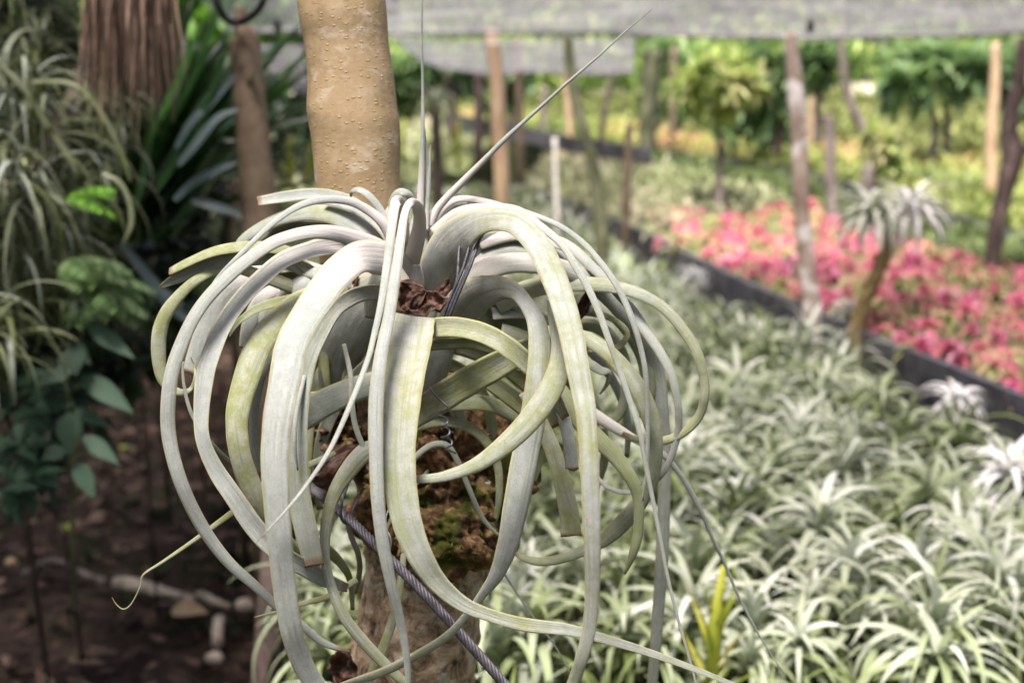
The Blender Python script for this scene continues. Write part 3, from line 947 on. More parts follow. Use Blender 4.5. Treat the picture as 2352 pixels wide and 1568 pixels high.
R_([(990, 940, 1.35, 20), (1060, 925, 1.34, 34), (1130, 930, 1.34, 34), (1200, 970, 1.35, 30), (1240, 1030, 1.36, 22)], 0.5, 0.1, col=(0.6, 0.35))
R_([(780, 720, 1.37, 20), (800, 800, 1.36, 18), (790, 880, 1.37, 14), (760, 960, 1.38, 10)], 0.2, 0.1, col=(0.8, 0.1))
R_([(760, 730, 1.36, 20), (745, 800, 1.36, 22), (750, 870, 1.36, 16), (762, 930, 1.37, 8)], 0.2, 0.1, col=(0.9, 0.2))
# x: white blunt leaf behind at left
R_([(640, 630, 1.38, 40), (565, 640, 1.37, 54), (510, 680, 1.37, 60), (481, 742, 1.37, 58), (459, 795, 1.37, 50), (437, 856, 1.37, 38)], 0.3, 0.12, col=(0.0, 0.0), blunt=True)
R_([(640, 660, 1.36, 30), (598, 690, 1.36, 34), (573, 745, 1.36, 36), (566, 800, 1.37, 34)], 0.3, 0.1, col=(0.1, 0.05), blunt=True)
# --- upper left --------------------------------------------------------------------
R_([(905, 580, 1.35, 50), (858, 510, 1.36, 40), (814, 470, 1.37, 30), (770, 450, 1.38, 25), (712, 445, 1.39, 27), (645, 453, 1.39, 26), (592, 462, 1.39, 22)], 0.5, -0.14, col=(0.1, 0.0), blunt=True)
R_([(890, 520, 1.34, 18), (872, 480, 1.34, 18), (845, 448, 1.34, 17), (823, 436, 1.345, 13), (808, 441, 1.35, 9), (806, 452, 1.355, 5)], 0.9, 0.1, col=(0.0, 0.0))
R_([(905, 560, 1.34, 30), (873, 520, 1.34, 24), (829, 484, 1.35, 22), (790, 470, 1.36, 20), (745, 462, 1.37, 14)], 0.8, 0.1, col=(0.0, 0.0))
R_([(920, 600, 1.35, 70), (872, 556, 1.35, 66), (820, 516, 1.36, 58), (760, 492, 1.37, 46), (700, 489, 1.38, 38), (645, 501, 1.39, 34), (595, 526, 1.39, 30), (555, 553, 1.39, 22), (534, 585, 1.39, 8)], 0.7, 0.12, col=(0.35, 0.12), label='broad leaf with pink scar behind the thin arching leaves')
R_([(860, 560, 1.37, 30), (780, 530, 1.38, 28), (712, 519, 1.39, 24), (650, 522, 1.4, 22), (600, 545, 1.41, 18), (560, 590, 1.42, 12)], 0.6, 0.1, col=(0.4, 0.4))
R_([(780, 560, 1.36, 26), (712, 541, 1.37, 26), (650, 545, 1.38, 24), (600, 570, 1.39, 18), (575, 600, 1.4, 12)], 0.6, 0.1, col=(0.35, 0.45))
R_([(905, 560, 1.32, 26), (879, 512, 1.315, 24), (844, 482, 1.31, 21), (800, 462, 1.30, 19), (741, 459, 1.28, 17), (683, 475, 1.26, 16), (624, 515, 1.24, 14), (551, 585, 1.22, 12), (504, 633, 1.22, 9), (475, 675, 1.22, 6), (451, 715, 1.225, 2)], 0.7, 0.15, col=(0.15, 0.0), k=9)
# v1/v2 folded leaf at the far left, lower band shaded by tint
R_([(740, 650, 1.34, 24), (690, 600, 1.33, 24), (650, 575, 1.32, 26), (603, 567, 1.31, 26), (551, 567, 1.30, 25), (492, 577, 1.29, 24), (434, 601, 1.29, 22), (389, 624, 1.295, 18)], 0.9, 0.05, col=(0.8, 0.0), blunt=True, label='leaf with a torn yellow tip at the far left')
R_([(760, 660, 1.35, 34), (727, 637, 1.34, 34), (697, 618, 1.33, 34), (653, 600, 1.32, 32), (595, 592, 1.31, 34), (536, 598, 1.30, 34), (477, 611, 1.295, 32), (419, 634, 1.295, 26), (385, 650, 1.30, 16), (363, 661, 1.30, 3)], -0.5, 0.12, col=(0.3, 0.2))
# w hook
R_([(700, 670, 1.34, 30), (620, 640, 1.32, 30), (550, 618, 1.31, 24), (500, 621, 1.30, 22), (456, 640, 1.29, 24), (418, 672, 1.29, 28), (386, 712, 1.29, 33), (368, 755, 1.29, 35), (364, 805, 1.29, 34), (370, 858, 1.29, 28), (388, 888, 1.29, 22), (414, 901, 1.29, 16), (438, 893, 1.30, 10), (448, 865, 1.30, 7), (446, 840, 1.31, 4), (438, 820, 1.31, 2)], 0.5, 0.12, col=(0.7, 0.1), k=8)
# y dark small leaf
R_([(740, 690, 1.30, 24), (697, 684, 1.29, 24), (653, 690, 1.28, 22), (600, 704, 1.28, 22), (558, 730, 1.28, 16), (538, 752, 1.285, 10), (527, 774, 1.29, 3)], 0.6, -0.1, col=(0.6, 0.4))
# L1 outermost long leaf
R_([(930, 640, 1.33, 60), (870, 578, 1.30, 52), (805, 546, 1.27, 36), (741, 533, 1.24, 32), (672, 542, 1.215, 31), (609, 568, 1.20, 31), (521, 638, 1.18, 32), (451, 720, 1.165, 33), (404, 824, 1.155, 35), (388, 901, 1.15, 35), (388, 999, 1.15, 34), (415, 1106, 1.15, 31), (464, 1208, 1.16, 28), (522, 1287, 1.17, 24), (586, 1345, 1.18, 21), (636, 1391, 1.19, 19), (693, 1435, 1.20, 17), (742, 1475, 1.21, 15), (805, 1496, 1.22, 7)], 0.6, 0.14, col=(0.15, 0.03), k=9)
# thin string by it
R_([(420, 830, 1.2, 5), (422, 880, 1.2, 7), (440, 950, 1.2, 9), (480, 1010, 1.2, 9), (530, 1060, 1.21, 8), (600, 1110, 1.23, 8)], 0.2, 0.1, col=(0.4, 0.2), wob=0)
# L2
R_([(880, 610, 1.33, 60), (830, 580, 1.30, 50), (785, 563, 1.27, 40), (726, 570, 1.24, 38), (653, 596, 1.22, 40), (595, 643, 1.205, 42), (551, 690, 1.195, 42), (513, 745, 1.185, 43), (489, 800, 1.175, 44), (471, 860, 1.165, 44), (462, 950, 1.155, 36), (467, 1013, 1.15, 32), (495, 1077, 1.15, 36), (535, 1137, 1.15, 40), (583, 1208, 1.155, 42), (636, 1265, 1.165, 38), (698, 1303, 1.19, 34), (750, 1332, 1.22, 28), (800, 1350, 1.26, 16)], 0.7, 0.14, col=(0.2, 0.0), k=9)
# L3 yellow
R_([(800, 680, 1.30, 40), (750, 680, 1.275, 52), (697, 695, 1.25, 60), (640, 738, 1.225, 62), (597, 790, 1.205, 62), (566, 867, 1.185, 62), (545, 950, 1.17, 54), (548, 1023, 1.165, 50), (568, 1096, 1.17, 50), (604, 1174, 1.18, 48), (650, 1240, 1.2, 42), (690, 1290, 1.22, 34), (730, 1310, 1.24, 22)], 0.4, 0.12, col=(0.85, 0.0), k=9)
R_([(770, 700, 1.31, 20), (700, 740, 1.28, 20), (640, 790, 1.25, 22), (600, 860, 1.23, 24), (583, 950, 1.215, 22), (584, 1020, 1.21, 20), (600, 1090, 1.21, 20)], -0.3, 0.12, col=(0.1, 0.15))
# L4b leaf behind the big front one, shade in its tint
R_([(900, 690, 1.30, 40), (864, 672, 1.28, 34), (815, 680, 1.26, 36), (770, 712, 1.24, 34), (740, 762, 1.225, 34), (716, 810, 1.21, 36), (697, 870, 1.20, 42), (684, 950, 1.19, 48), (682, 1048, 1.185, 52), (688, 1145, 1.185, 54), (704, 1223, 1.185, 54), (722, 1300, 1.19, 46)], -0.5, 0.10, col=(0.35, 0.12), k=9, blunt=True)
# L4 big white front left leaf
R_([(940, 660, 1.33, 60), (905, 605, 1.30, 66), (866, 592, 1.265, 62), (820, 595, 1.225, 62), (775, 628, 1.185, 68), (728, 688, 1.15, 72), (683, 762, 1.12, 74), (665, 812, 1.105, 76), (655, 870, 1.09, 76), (640, 950, 1.075, 71), (631, 1048, 1.065, 65), (635, 1145, 1.06, 61), (643, 1243, 1.06, 57), (653, 1340, 1.065, 54), (668, 1438, 1.07, 50), (690, 1511, 1.08, 46), (724, 1570, 1.09, 40), (770, 1620, 1.1, 34), (850, 1660, 1.12, 24)], 0.9, 0.07, col=(0.18, 0.0), k=10)
R_([(740, 770, 1.26, 8), (712, 830, 1.23, 10), (697, 870, 1.2, 12), (680, 950, 1.18, 12), (677, 1020, 1.175, 9), (684, 1080, 1.18, 4)], 0.0, 0.2, col=(0.15, 0.0))
# L13 lower-left leaf, shadow mixed into its tint
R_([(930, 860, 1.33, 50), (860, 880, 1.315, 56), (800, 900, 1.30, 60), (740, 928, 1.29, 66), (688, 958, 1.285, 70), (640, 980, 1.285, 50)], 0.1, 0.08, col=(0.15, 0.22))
# --- right side outer ---------------------------------------------------------------
# l + i
R_([(1000, 760, 1.36, 60), (1040, 685, 1.34, 60), (1090, 636, 1.33, 54), (1152, 608, 1.325, 50), (1215, 604, 1.325, 48), (1290, 616, 1.33, 42), (1350, 644, 1.34, 40), (1420, 704, 1.36, 42), (1475, 772, 1.38, 44), (1505, 850, 1.40, 42), (1520, 950, 1.41, 34), (1527, 1050, 1.42, 30), (1522, 1243, 1.43, 30), (1513, 1389, 1.44, 28), (1498, 1568, 1.45, 24), (1480, 1700, 1.46, 18)], 0.4, 0.12, col=(0.3, 0.15), k=8)
R_([(1040, 650, 1.36, 30), (1090, 596, 1.36, 28), (1150, 577, 1.36, 26), (1215, 571, 1.365, 28), (1290, 590, 1.37, 26), (1370, 640, 1.38, 22), (1440, 730, 1.4, 18)], 0.8, 0.1, col=(0.05, 0.0), label='pale leaf with a red rim beside the dark wires')
R_([(1100, 560, 1.36, 30), (1180, 536, 1.365, 36), (1250, 548, 1.36, 34), (1310, 570, 1.35, 28), (1357, 610, 1.34, 24), (1408, 660, 1.33, 24), (1449, 708, 1.32, 24), (1483, 760, 1.31, 24), (1518, 812, 1.30, 22), (1543, 865, 1.295, 20), (1557, 930, 1.295, 18), (1558, 985, 1.30, 17), (1545, 1040, 1.305, 15), (1526, 1082, 1.31, 12), (1506, 1108, 1.315, 5)], 0.7, 0.14, col=(0.15, 0.1), k=8)
# d outermost circle
R_([(1140, 700, 1.35, 50), (1203, 668, 1.345, 46), (1260, 655, 1.34, 42), (1306, 652, 1.335, 38), (1374, 654, 1.325, 34), (1425, 662, 1.315, 30), (1477, 679, 1.305, 28), (1528, 711, 1.30, 27), (1572, 761, 1.295, 26), (1602, 814, 1.29, 25), (1617, 869, 1.29, 23), (1618, 915, 1.29, 21), (1604, 958, 1.295, 20), (1567, 995, 1.30, 19), (1518, 1013, 1.31, 18), (1470, 1010, 1.32, 15), (1430, 995, 1.33, 10)], 0.6, 0.14, col=(0.5, 0.22), k=8)
# b
R_([(990, 560, 1.34, 20), (1010, 490, 1.34, 20), (1050, 458, 1.34, 16), (1110, 462, 1.335, 15), (1170, 478, 1.33, 14), (1220, 492, 1.32, 13), (1289, 521, 1.30, 13), (1340, 559, 1.29, 14), (1374, 596, 1.28, 14), (1408, 642, 1.27, 15), (1435, 692, 1.265, 15), (1456, 745, 1.26, 14), (1473, 805, 1.26, 13), (1483, 860, 1.26, 12), (1488, 950, 1.265, 11), (1487, 1048, 1.27, 9), (1482, 1110, 1.275, 6), (1470, 1165, 1.28, 2)], 0.6, 0.15, col=(0.1, 0.05), k=8)
# a
R_([(1000, 540, 1.32, 40), (1050, 492, 1.31, 30), (1110, 478, 1.30, 24), (1186, 484, 1.28, 22), (1237, 517, 1.26, 20), (1289, 560, 1.24, 18), (1323, 613, 1.225, 18), (1350, 660, 1.215, 17), (1376, 718, 1.205, 16), (1400, 785, 1.195, 15), (1424, 852, 1.19, 14), (1445, 915, 1.185, 13), (1469, 990, 1.18, 12), (1481, 1055, 1.18, 11), (1499, 1145, 1.18, 10), (1518, 1243, 1.18, 9), (1537, 1340, 1.18, 8), (1562, 1438, 1.18, 7), (1580, 1500, 1.18, 6), (1598, 1568, 1.18, 5), (1615, 1650, 1.18, 2)], 0.6, 0.15, col=(0.3, 0.05), k=8)
# e full circle
R_([(1220, 770, 1.33, 40), (1290, 765, 1.31, 34), (1345, 778, 1.30, 34), (1391, 806, 1.29, 38), (1430, 845, 1.285, 42), (1469, 900, 1.28, 44), (1494, 960, 1.28, 42), (1507, 1023, 1.285, 32), (1500, 1096, 1.295, 30), (1478, 1140, 1.305, 34), (1446, 1182, 1.315, 38), (1410, 1220, 1.325, 36), (1372, 1248, 1.335, 28), (1298, 1280, 1.345, 21), (1240, 1289, 1.35, 19), (1201, 1280, 1.355, 14), (1176, 1264, 1.36, 6)], 0.5, 0.12, col=(0.55, 0.28), k=8)
# f dark green
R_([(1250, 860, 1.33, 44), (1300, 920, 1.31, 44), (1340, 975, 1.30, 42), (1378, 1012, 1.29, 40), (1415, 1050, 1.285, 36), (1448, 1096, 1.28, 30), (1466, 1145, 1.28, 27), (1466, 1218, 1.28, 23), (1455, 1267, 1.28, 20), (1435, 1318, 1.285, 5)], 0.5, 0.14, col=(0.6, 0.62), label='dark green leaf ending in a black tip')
# j long whip
R_([(1280, 900, 1.36, 40), (1367, 953, 1.355, 28), (1420, 986, 1.35, 24), (1469, 1014, 1.35, 17), (1520, 1040, 1.35, 14), (1567, 1096, 1.355, 13), (1606, 1165, 1.36, 11), (1640, 1243, 1.37, 9), (1665, 1295, 1.38, 8), (1702, 1380, 1.39, 6), (1750, 1468, 1.4, 4), (1800, 1545, 1.41, 2)], 0.5, 0.15, col=(0.25, 0.12))
# m, n inner right curls
R_([(1270, 720, 1.36, 30), (1340, 716, 1.355, 20), (1390, 726, 1.35, 16), (1425, 745, 1.35, 14), (1440, 768, 1.35, 14), (1425, 793, 1.35, 14), (1394, 803, 1.35, 12), (1350, 805, 1.355, 8)], 0.6, 0.1, col=(0.6, 0.1))
R_([(1290, 760, 1.37, 30), (1350, 745, 1.365, 30), (1400, 770, 1.36, 30), (1430, 820, 1.36, 30), (1440, 880, 1.36, 28), (1430, 935, 1.365, 24), (1405, 970, 1.37, 18), (1370, 985, 1.375, 10)], 0.4, 0.1, col=(0.5, 0.4))
R_([(1290, 830, 1.36, 30), (1345, 832, 1.35, 22), (1378, 850, 1.35, 20), (1398, 856, 1.35, 14), (1395, 880, 1.355, 10), (1378, 905, 1.36, 4)], 0.4, 0.1, col=(0.3, 0.3))
R_([(1370, 1095, 1.36, 10), (1395, 1118, 1.36, 10), (1430, 1130, 1.36, 10), (1470, 1128, 1.36, 8), (1500, 1110, 1.36, 4)], 0.5, 0.1, col=(0.3, 0.1), wob=0)
R_([(1300, 700, 1.38, 30), (1350, 690, 1.38, 34), (1420, 730, 1.38, 36), (1470, 800, 1.39, 36), (1490, 880, 1.4, 34), (1480, 960, 1.41, 24)], 0.3, 0.1, col=(0.5, 0.35))
# g, h blunt leaves
R_([(1235, 860, 1.27, 20), (1269, 890, 1.255, 24), (1293, 950, 1.245, 29), (1307, 1014, 1.24, 29), (1314, 1078, 1.24, 31)], 0.1, 0.1, col=(0.0, 0.0), blunt=True, label='short cut leaf with pale mottled face and brown end')
R_([(1205, 900, 1.31, 30), (1240, 965, 1.30, 34), (1272, 1040, 1.29, 38), (1295, 1121, 1.285, 42), (1308, 1184, 1.285, 46), (1312, 1230, 1.285, 48)], 0.1, 0.1, col=(0.55, 0.12), blunt=True, label='cut leaf with a ragged brown end lower down')
# --- centre ------------------------------------------------------------------------
# L9 with S curl
R_([(1020, 790, 1.33, 70), (1050, 725, 1.31, 90), (1090, 680, 1.29, 84), (1140, 662, 1.27, 60), (1180, 668, 1.25, 40), (1208, 696, 1.225, 34), (1232, 740, 1.20, 44), (1240, 800, 1.185, 52), (1236, 870, 1.175, 56), (1225, 950, 1.17, 60), (1206, 1048, 1.165, 62), (1188, 1145, 1.16, 60), (1168, 1243, 1.16, 50), (1142, 1316, 1.165, 36), (1110, 1362, 1.17, 22), (1079, 1403, 1.175, 18), (1030, 1457, 1.18, 20), (962, 1501, 1.18, 22), (884, 1540, 1.185, 22), (811, 1566, 1.19, 20), (740, 1590, 1.2, 12)], -0.35, 0.10, col=(0.4, 0.05), k=9)
# L10 C curve
R_([(1262, 690, 1.20, 14), (1272, 730, 1.18, 26), (1285, 780, 1.16, 38), (1286, 830, 1.145, 48), (1266, 892, 1.13, 55), (1218, 963, 1.12, 53), (1157, 1023, 1.115, 45), (1094, 1067, 1.115, 33), (1030, 1091, 1.12, 24), (982, 1099, 1.125, 20), (940, 1097, 1.135, 15), (890, 1080, 1.15, 10)], 0.5, 0.13, col=(0.5, 0.08), k=9)
# L11
R_([(960, 770, 1.25, 40), (1000, 752, 1.235, 44), (1060, 752, 1.22, 46), (1118, 768, 1.21, 46), (1169, 798, 1.205, 46), (1215, 838, 1.21, 44), (1260, 890, 1.22, 34), (1300, 960, 1.24, 20)], 0.4, 0.12, col=(0.65, 0.15), k=9)
R_([(960, 800, 1.29, 20), (1020, 790, 1.285, 26), (1090, 790, 1.28, 26), (1160, 815, 1.28, 24), (1200, 850, 1.28, 20)], -0.5, 0.1, col=(0.6, 0.5))
# L12
R_([(900, 985, 1.26, 50), (980, 935, 1.25, 66), (1060, 885, 1.245, 68), (1140, 840, 1.25, 64), (1220, 800, 1.26, 50), (1290, 790, 1.28, 34)], -0.3, 0.08, col=(0.7, 0.12), k=9)
# L8 big right arch
R_([(975, 700, 1.34, 60), (1000, 640, 1.32, 96), (1032, 575, 1.295, 100), (1075, 528, 1.265, 72), (1130, 506, 1.235, 48), (1186, 515, 1.205, 50), (1235, 562, 1.175, 56), (1269, 630, 1.145, 58), (1294, 698, 1.12, 58), (1312, 766, 1.10, 57), (1326, 840, 1.08, 55), (1338, 900, 1.07, 52), (1346, 950, 1.06, 48), (1353, 1048, 1.05, 45), (1357, 1145, 1.045, 42), (1360, 1243, 1.045, 39), (1361, 1340, 1.05, 35), (1354, 1438, 1.055, 32), (1336, 1511, 1.06, 30), (1315, 1570, 1.07, 26), (1285, 1630, 1.08, 18)], 0.8, 0.07, col=(0.42, 0.0), k=10)
# dim inner face of that arch
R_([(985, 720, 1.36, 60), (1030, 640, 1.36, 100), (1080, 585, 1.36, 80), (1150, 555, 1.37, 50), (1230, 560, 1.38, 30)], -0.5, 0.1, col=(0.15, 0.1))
# L7 broad centre leaf
R_([(951, 722, 1.235, 97, 0), (946, 752, 1.20, 101, 0), (940, 795, 1.17, 100), (931, 853, 1.145, 93), (920, 950, 1.12, 85), (915, 1048, 1.105, 79), (924, 1145, 1.095, 73), (941, 1218, 1.09, 66), (970, 1285, 1.09, 56), (1008, 1340, 1.095, 44), (1064, 1387, 1.10, 34), (1128, 1413, 1.105, 28), (1201, 1433, 1.11, 30), (1298, 1445, 1.115, 26), (1372, 1462, 1.12, 22), (1469, 1491, 1.125, 18), (1567, 1525, 1.13, 14), (1665, 1563, 1.135, 10), (1760, 1600, 1.14, 5)], 0.35, -0.06, col=(0.52, 0.0), k=10)
# L5, L6 narrow front leaves
R_([(945, 600, 1.32, 40), (962, 530, 1.29, 34), (962, 482, 1.265, 26), (945, 466, 1.24, 18), (930, 490, 1.22, 18), (919, 560, 1.195, 22), (907, 640, 1.17, 26), (893, 730, 1.145, 28), (878, 800, 1.125, 30), (868, 870, 1.11, 34), (863, 950, 1.10, 35), (864, 1048, 1.09, 33), (868, 1145, 1.085, 32), (879, 1243, 1.085, 29), (898, 1340, 1.09, 25), (922, 1438, 1.10, 20), (934, 1510, 1.105, 16), (938, 1580, 1.11, 11), (936, 1640, 1.12, 4)], 0.7, 0.14, col=(0.12, 0.0), k=9)
R_([(925, 560, 1.33, 34), (922, 500, 1.29, 32), (918, 468, 1.26, 28), (908, 470, 1.235, 24), (900, 520, 1.21, 22), (889, 608, 1.18, 20), (876, 695, 1.155, 17), (858, 775, 1.135, 14), (844, 828, 1.12, 13), (806, 926, 1.09, 12), (757, 1033, 1.07, 11), (698, 1121, 1.055, 8), (644, 1186, 1.045, 5), (588, 1245, 1.04, 1.2)], 0.7, 0.14, col=(0.0, 0.0), k=9)
R_([(930, 520, 1.33, 30), (905, 475, 1.33, 26), (915, 445, 1.325, 22), (935, 444, 1.325, 16), (948, 462, 1.33, 12), (952, 490, 1.335, 8)], 0.6, 0.1, col=(0.0, 0.0))
# more of the inner tangle
rx_ = random.Random(77)
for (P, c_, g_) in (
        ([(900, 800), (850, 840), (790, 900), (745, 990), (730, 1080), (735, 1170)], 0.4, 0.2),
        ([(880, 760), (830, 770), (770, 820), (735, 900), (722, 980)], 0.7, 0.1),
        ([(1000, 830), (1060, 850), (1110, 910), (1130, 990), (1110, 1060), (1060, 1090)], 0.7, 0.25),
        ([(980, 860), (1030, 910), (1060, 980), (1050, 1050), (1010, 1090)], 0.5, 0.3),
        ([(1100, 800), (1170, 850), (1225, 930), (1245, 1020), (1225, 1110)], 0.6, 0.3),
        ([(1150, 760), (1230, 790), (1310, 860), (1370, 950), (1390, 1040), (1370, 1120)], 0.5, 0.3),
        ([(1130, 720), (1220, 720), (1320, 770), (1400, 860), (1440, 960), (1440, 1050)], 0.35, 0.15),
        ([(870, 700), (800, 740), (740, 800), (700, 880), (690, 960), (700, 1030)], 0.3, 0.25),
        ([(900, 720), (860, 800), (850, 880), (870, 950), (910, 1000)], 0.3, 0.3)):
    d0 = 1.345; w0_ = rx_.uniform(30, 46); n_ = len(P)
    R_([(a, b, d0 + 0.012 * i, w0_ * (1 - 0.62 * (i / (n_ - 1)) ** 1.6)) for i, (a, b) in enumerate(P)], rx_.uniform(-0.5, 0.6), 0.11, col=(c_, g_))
# crown bases
R_([(950, 640, 1.33, 50), (900, 580, 1.34, 60), (895, 520, 1.35, 50), (905, 480, 1.36, 30), (930, 460, 1.37, 14)], 0.2, 0.15, col=(0.0, 0.0))
R_([(960, 640, 1.34, 60), (985, 560, 1.35, 60), (1000, 500, 1.36, 40), (1030, 470, 1.37, 26), (1075, 465, 1.38, 16)], 0.3, 0.15, col=(0.0, 0.0))
R_([(950, 660, 1.325, 50), (955, 590, 1.325, 60), (958, 540, 1.33, 50), (965, 490, 1.335, 34), (968, 450, 1.34, 20)], 0.1, 0.15, col=(0.0, 0.0))
R_([(930, 660, 1.30, 40), (900, 630, 1.30, 54), (880, 640, 1.30, 56), (858, 680, 1.31, 44), (850, 730, 1.32, 26)], 0.3, 0.1, col=(0.1, 0.25))
# spikes
R_([(985, 520, 1.33, 24), (1009, 474, 1.33, 19), (1066, 414, 1.325, 16), (1118, 362, 1.32, 13), (1169, 311, 1.315, 11), (1237, 250, 1.31, 8), (1306, 188, 1.305, 7), (1374, 130, 1.30, 5), (1442, 68, 1.295, 3.5), (1500, 20, 1.29, 1.2)], 0.1, 0.2, col=(0.12, 0.0), wob=0)
R_([(962, 540, 1.33, 22), (965, 470, 1.33, 18), (969, 376, 1.33, 13), (971, 290, 1.33, 9), (971, 205, 1.33, 6.5), (969, 103, 1.325, 5), (969, 0, 1.32, 4), (969, -60, 1.32, 2)], 0.1, 0.2, col=(0.05, 0.0), wob=0)
R_([(972, 530, 1.335, 16), (978, 470, 1.335, 14), (981, 410, 1.335, 10), (978, 335, 1.335, 6), (974, 285, 1.335, 1.5)], 0.1, 0.2, col=(0.0, 0.0), wob=0)
R_([(978, 530, 1.325, 14), (982, 475, 1.325, 10), (986, 410, 1.325, 8), (989, 333, 1.325, 1.5)], 0.1, 0.2, col=(0.0, 0.0), wob=0)
# --- lower leaves ------------------------------------------------------------------
R_([(900, 1010, 1.24, 24), (868, 1022, 1.235, 34), (835, 1040, 1.23, 42), (800, 1080, 1.225, 40), (766, 1138, 1.22, 33), (749, 1208, 1.215, 27), (747, 1282, 1.21, 22), (762, 1350, 1.205, 23), (792, 1418, 1.20, 25), (839, 1477, 1.20, 26), (888, 1528, 1.20, 24), (930, 1568, 1.20, 21), (980, 1610, 1.2, 12)], 0.3, 0.12, col=(0.45, 0.12), k=9)
R_([(716, 950, 1.33, 18), (712, 1000, 1.33, 18), (708, 1060, 1.33, 18), (706, 1140, 1.33, 16), (714, 1205, 1.33, 13), (730, 1224, 1.33, 10), (742, 1210, 1.33, 8), (736, 1190, 1.33, 4)], 0.3, 0.1, col=(0.8, 0.0))
R_([(790, 790, 1.26, 10), (805, 860, 1.25, 12), (808, 920, 1.24, 13), (817, 980, 1.235, 13), (840, 1035, 1.23, 12), (870, 1075, 1.23, 7)], 0.2, 0.12, col=(0.4, 0.05))
R_([(770, 1040, 1.3, 12), (680, 1082, 1.26, 16), (600, 1128, 1.24, 16), (522, 1185, 1.23, 14), (449, 1238, 1.22, 10), (376, 1288, 1.215, 7), (330, 1318, 1.21, 4.5), (324, 1340, 1.21, 3.5), (312, 1368, 1.21, 3), (298, 1390, 1.21, 3), (283, 1398, 1.21, 3), (268, 1388, 1.21, 2.5), (257, 1371, 1.21, 1.5)], 0.3, 0.12, col=(0.75, 0.05), wob=0, k=9)
R_([(600, 1060, 1.25, 18), (588, 1085, 1.25, 14), (583, 1110, 1.25, 6)], 0.2, 0.1, col=(0.8, 0.3))
R_([(820, 1330, 1.28, 14), (754, 1369, 1.27, 14), (700, 1384, 1.26, 12), (655, 1400, 1.26, 8), (620, 1408, 1.255, 6), (583, 1417, 1.25, 2)], 0.4, 0.12, col=(0.8, 0.05), wob=0)
R_([(940, 1010, 1.36, 18), (965, 978, 1.355, 22), (1030, 968, 1.35, 24), (1095, 992, 1.35, 24), (1138, 1052, 1.35, 20), (1147, 1121, 1.35, 17), (1140, 1184, 1.355, 12), (1120, 1230, 1.36, 6)], 0.5, 0.12, col=(0.75, 0.15))
R_([(930, 1090, 1.33, 14), (952, 1052, 1.32, 14), (991, 1022, 1.32, 14), (1028, 1024, 1.32, 14), (1055, 1067, 1.32, 13), (1079, 1126, 1.32, 12), (1108, 1189, 1.325, 11), (1148, 1232, 1.33, 6)], 0.4, 0.12, col=(0.3, 0.3))
R_([(930, 1240, 1.33, 12), (922, 1320, 1.32, 16), (906, 1410, 1.315, 20), (880, 1486, 1.31, 22), (850, 1555, 1.31, 20), (830, 1620, 1.31, 12)], 0.2, 0.12, col=(0.9, 0.0))
R_([(1150, 1305, 1.4, 5), (1215, 1403, 1.4, 4.5), (1274, 1482, 1.4, 4), (1323, 1568, 1.4, 3)], 0.2, 0.1, col=(0.4, 0.1), wob=0)
R_([(880, 1230, 1.34, 8), (905, 1180, 1.345, 9), (940, 1130, 1.35, 9), (1000, 1060, 1.36, 8), (1040, 990, 1.37, 6)], 0.2, 0.1, col=(0.7, 0.2), wob=0)
R_([(700, 1250, 1.24, 30), (750, 1262, 1.27, 26), (800, 1320, 1.3, 16), (810, 1400, 1.32, 10)], 0.3, 0.1, col=(0.6, 0.3))

# ------------------------------------------------------------------ small things on the plant
def crumple(mb, c, a, b, nrm, L, Wd, amp, seed, n=22):
    rows = []; uvs = []
    for i in range(n + 1):
        x = i / n; r = []; ur = []
        hw = Wd * 0.5 * (0.12 + sin(pi * min(1, x ** 0.8)) ** 0.8)
        for j in range(n + 1):
            y = -1 + 2 * j / n
            q = c + a * (L * (x - 0.5)) + b * (hw * y * (1 + 0.15 * noise.noise(Vector((x * 9, y * 2, seed)))))
            q = q + nrm * (amp * (noise.fractal(Vector((x * 2.2, y * 1.3, seed)), 0.8, 2.1, 4) + 0.9 * y * y * sin(2.5 * x + seed)))
            r.append(q); ur.append((x, y))
        rows.append(r); uvs.append(ur)
    mb.quadgrid(rows, uvs)


def dryleaf(u, v, d, L, Wd, ang, tilt, amp, seed, label, mat=None):
    m = MB()
    a = (RT * cos(ang) + UP * sin(ang)); b = (-RT * sin(ang) + UP * cos(ang)).lerp(FW, tilt).normalized()
    nr = a.cross(b).normalized()
    crumple(m, at(u, v, d), a, b, nr, L, Wd, amp, seed)
    o = m.build('dead_leaf', mat or M_DRY)
    sm = o.modifiers.new('thickness', 'SOLIDIFY'); sm.thickness = 0.0006
    return tag(o, label, 'dead leaf')


dryleaf(938, 682, 1.275, 0.034, 0.030, 2.0, 0.3, 0.010, 3.1, 'reddish brown curled dead leaf in the plant heart, left of the darker one')
dryleaf(985, 700, 1.27, 0.040, 0.026, 0.25, 0.35, 0.011, 7.7, 'dark brown crumpled dead leaf in the plant heart beside the dark wires')
dryleaf(1010, 672, 1.31, 0.034, 0.018, 0.9, 0.3, 0.008, 9.7, 'small blackish dead leaf behind the wires in the plant heart')
dryleaf(785, 1060, 1.33, 0.075, 0.034, 0.55, 0.3, 0.012, 4.4, 'long brown dead leaf wedged left of the mossy trunk below the leaves')
dryleaf(790, 1530, 1.40, 0.04, 0.03, 1.3, 0.3, 0.014, 5.4, 'flaking brown bark piece at the foot of the visible trunk')
dryleaf(1352, 690, 1.345, 0.05, 0.012, 1.1, 0.3, 0.006, 6.2, 'narrow dark dead leaf caught between the right hand leaves')
dryleaf(800, 655, 1.34, 0.04, 0.02, 1.1, 0.2, 0.006, 6.9, 'brown dead leaf scrap behind the big white front leaf')


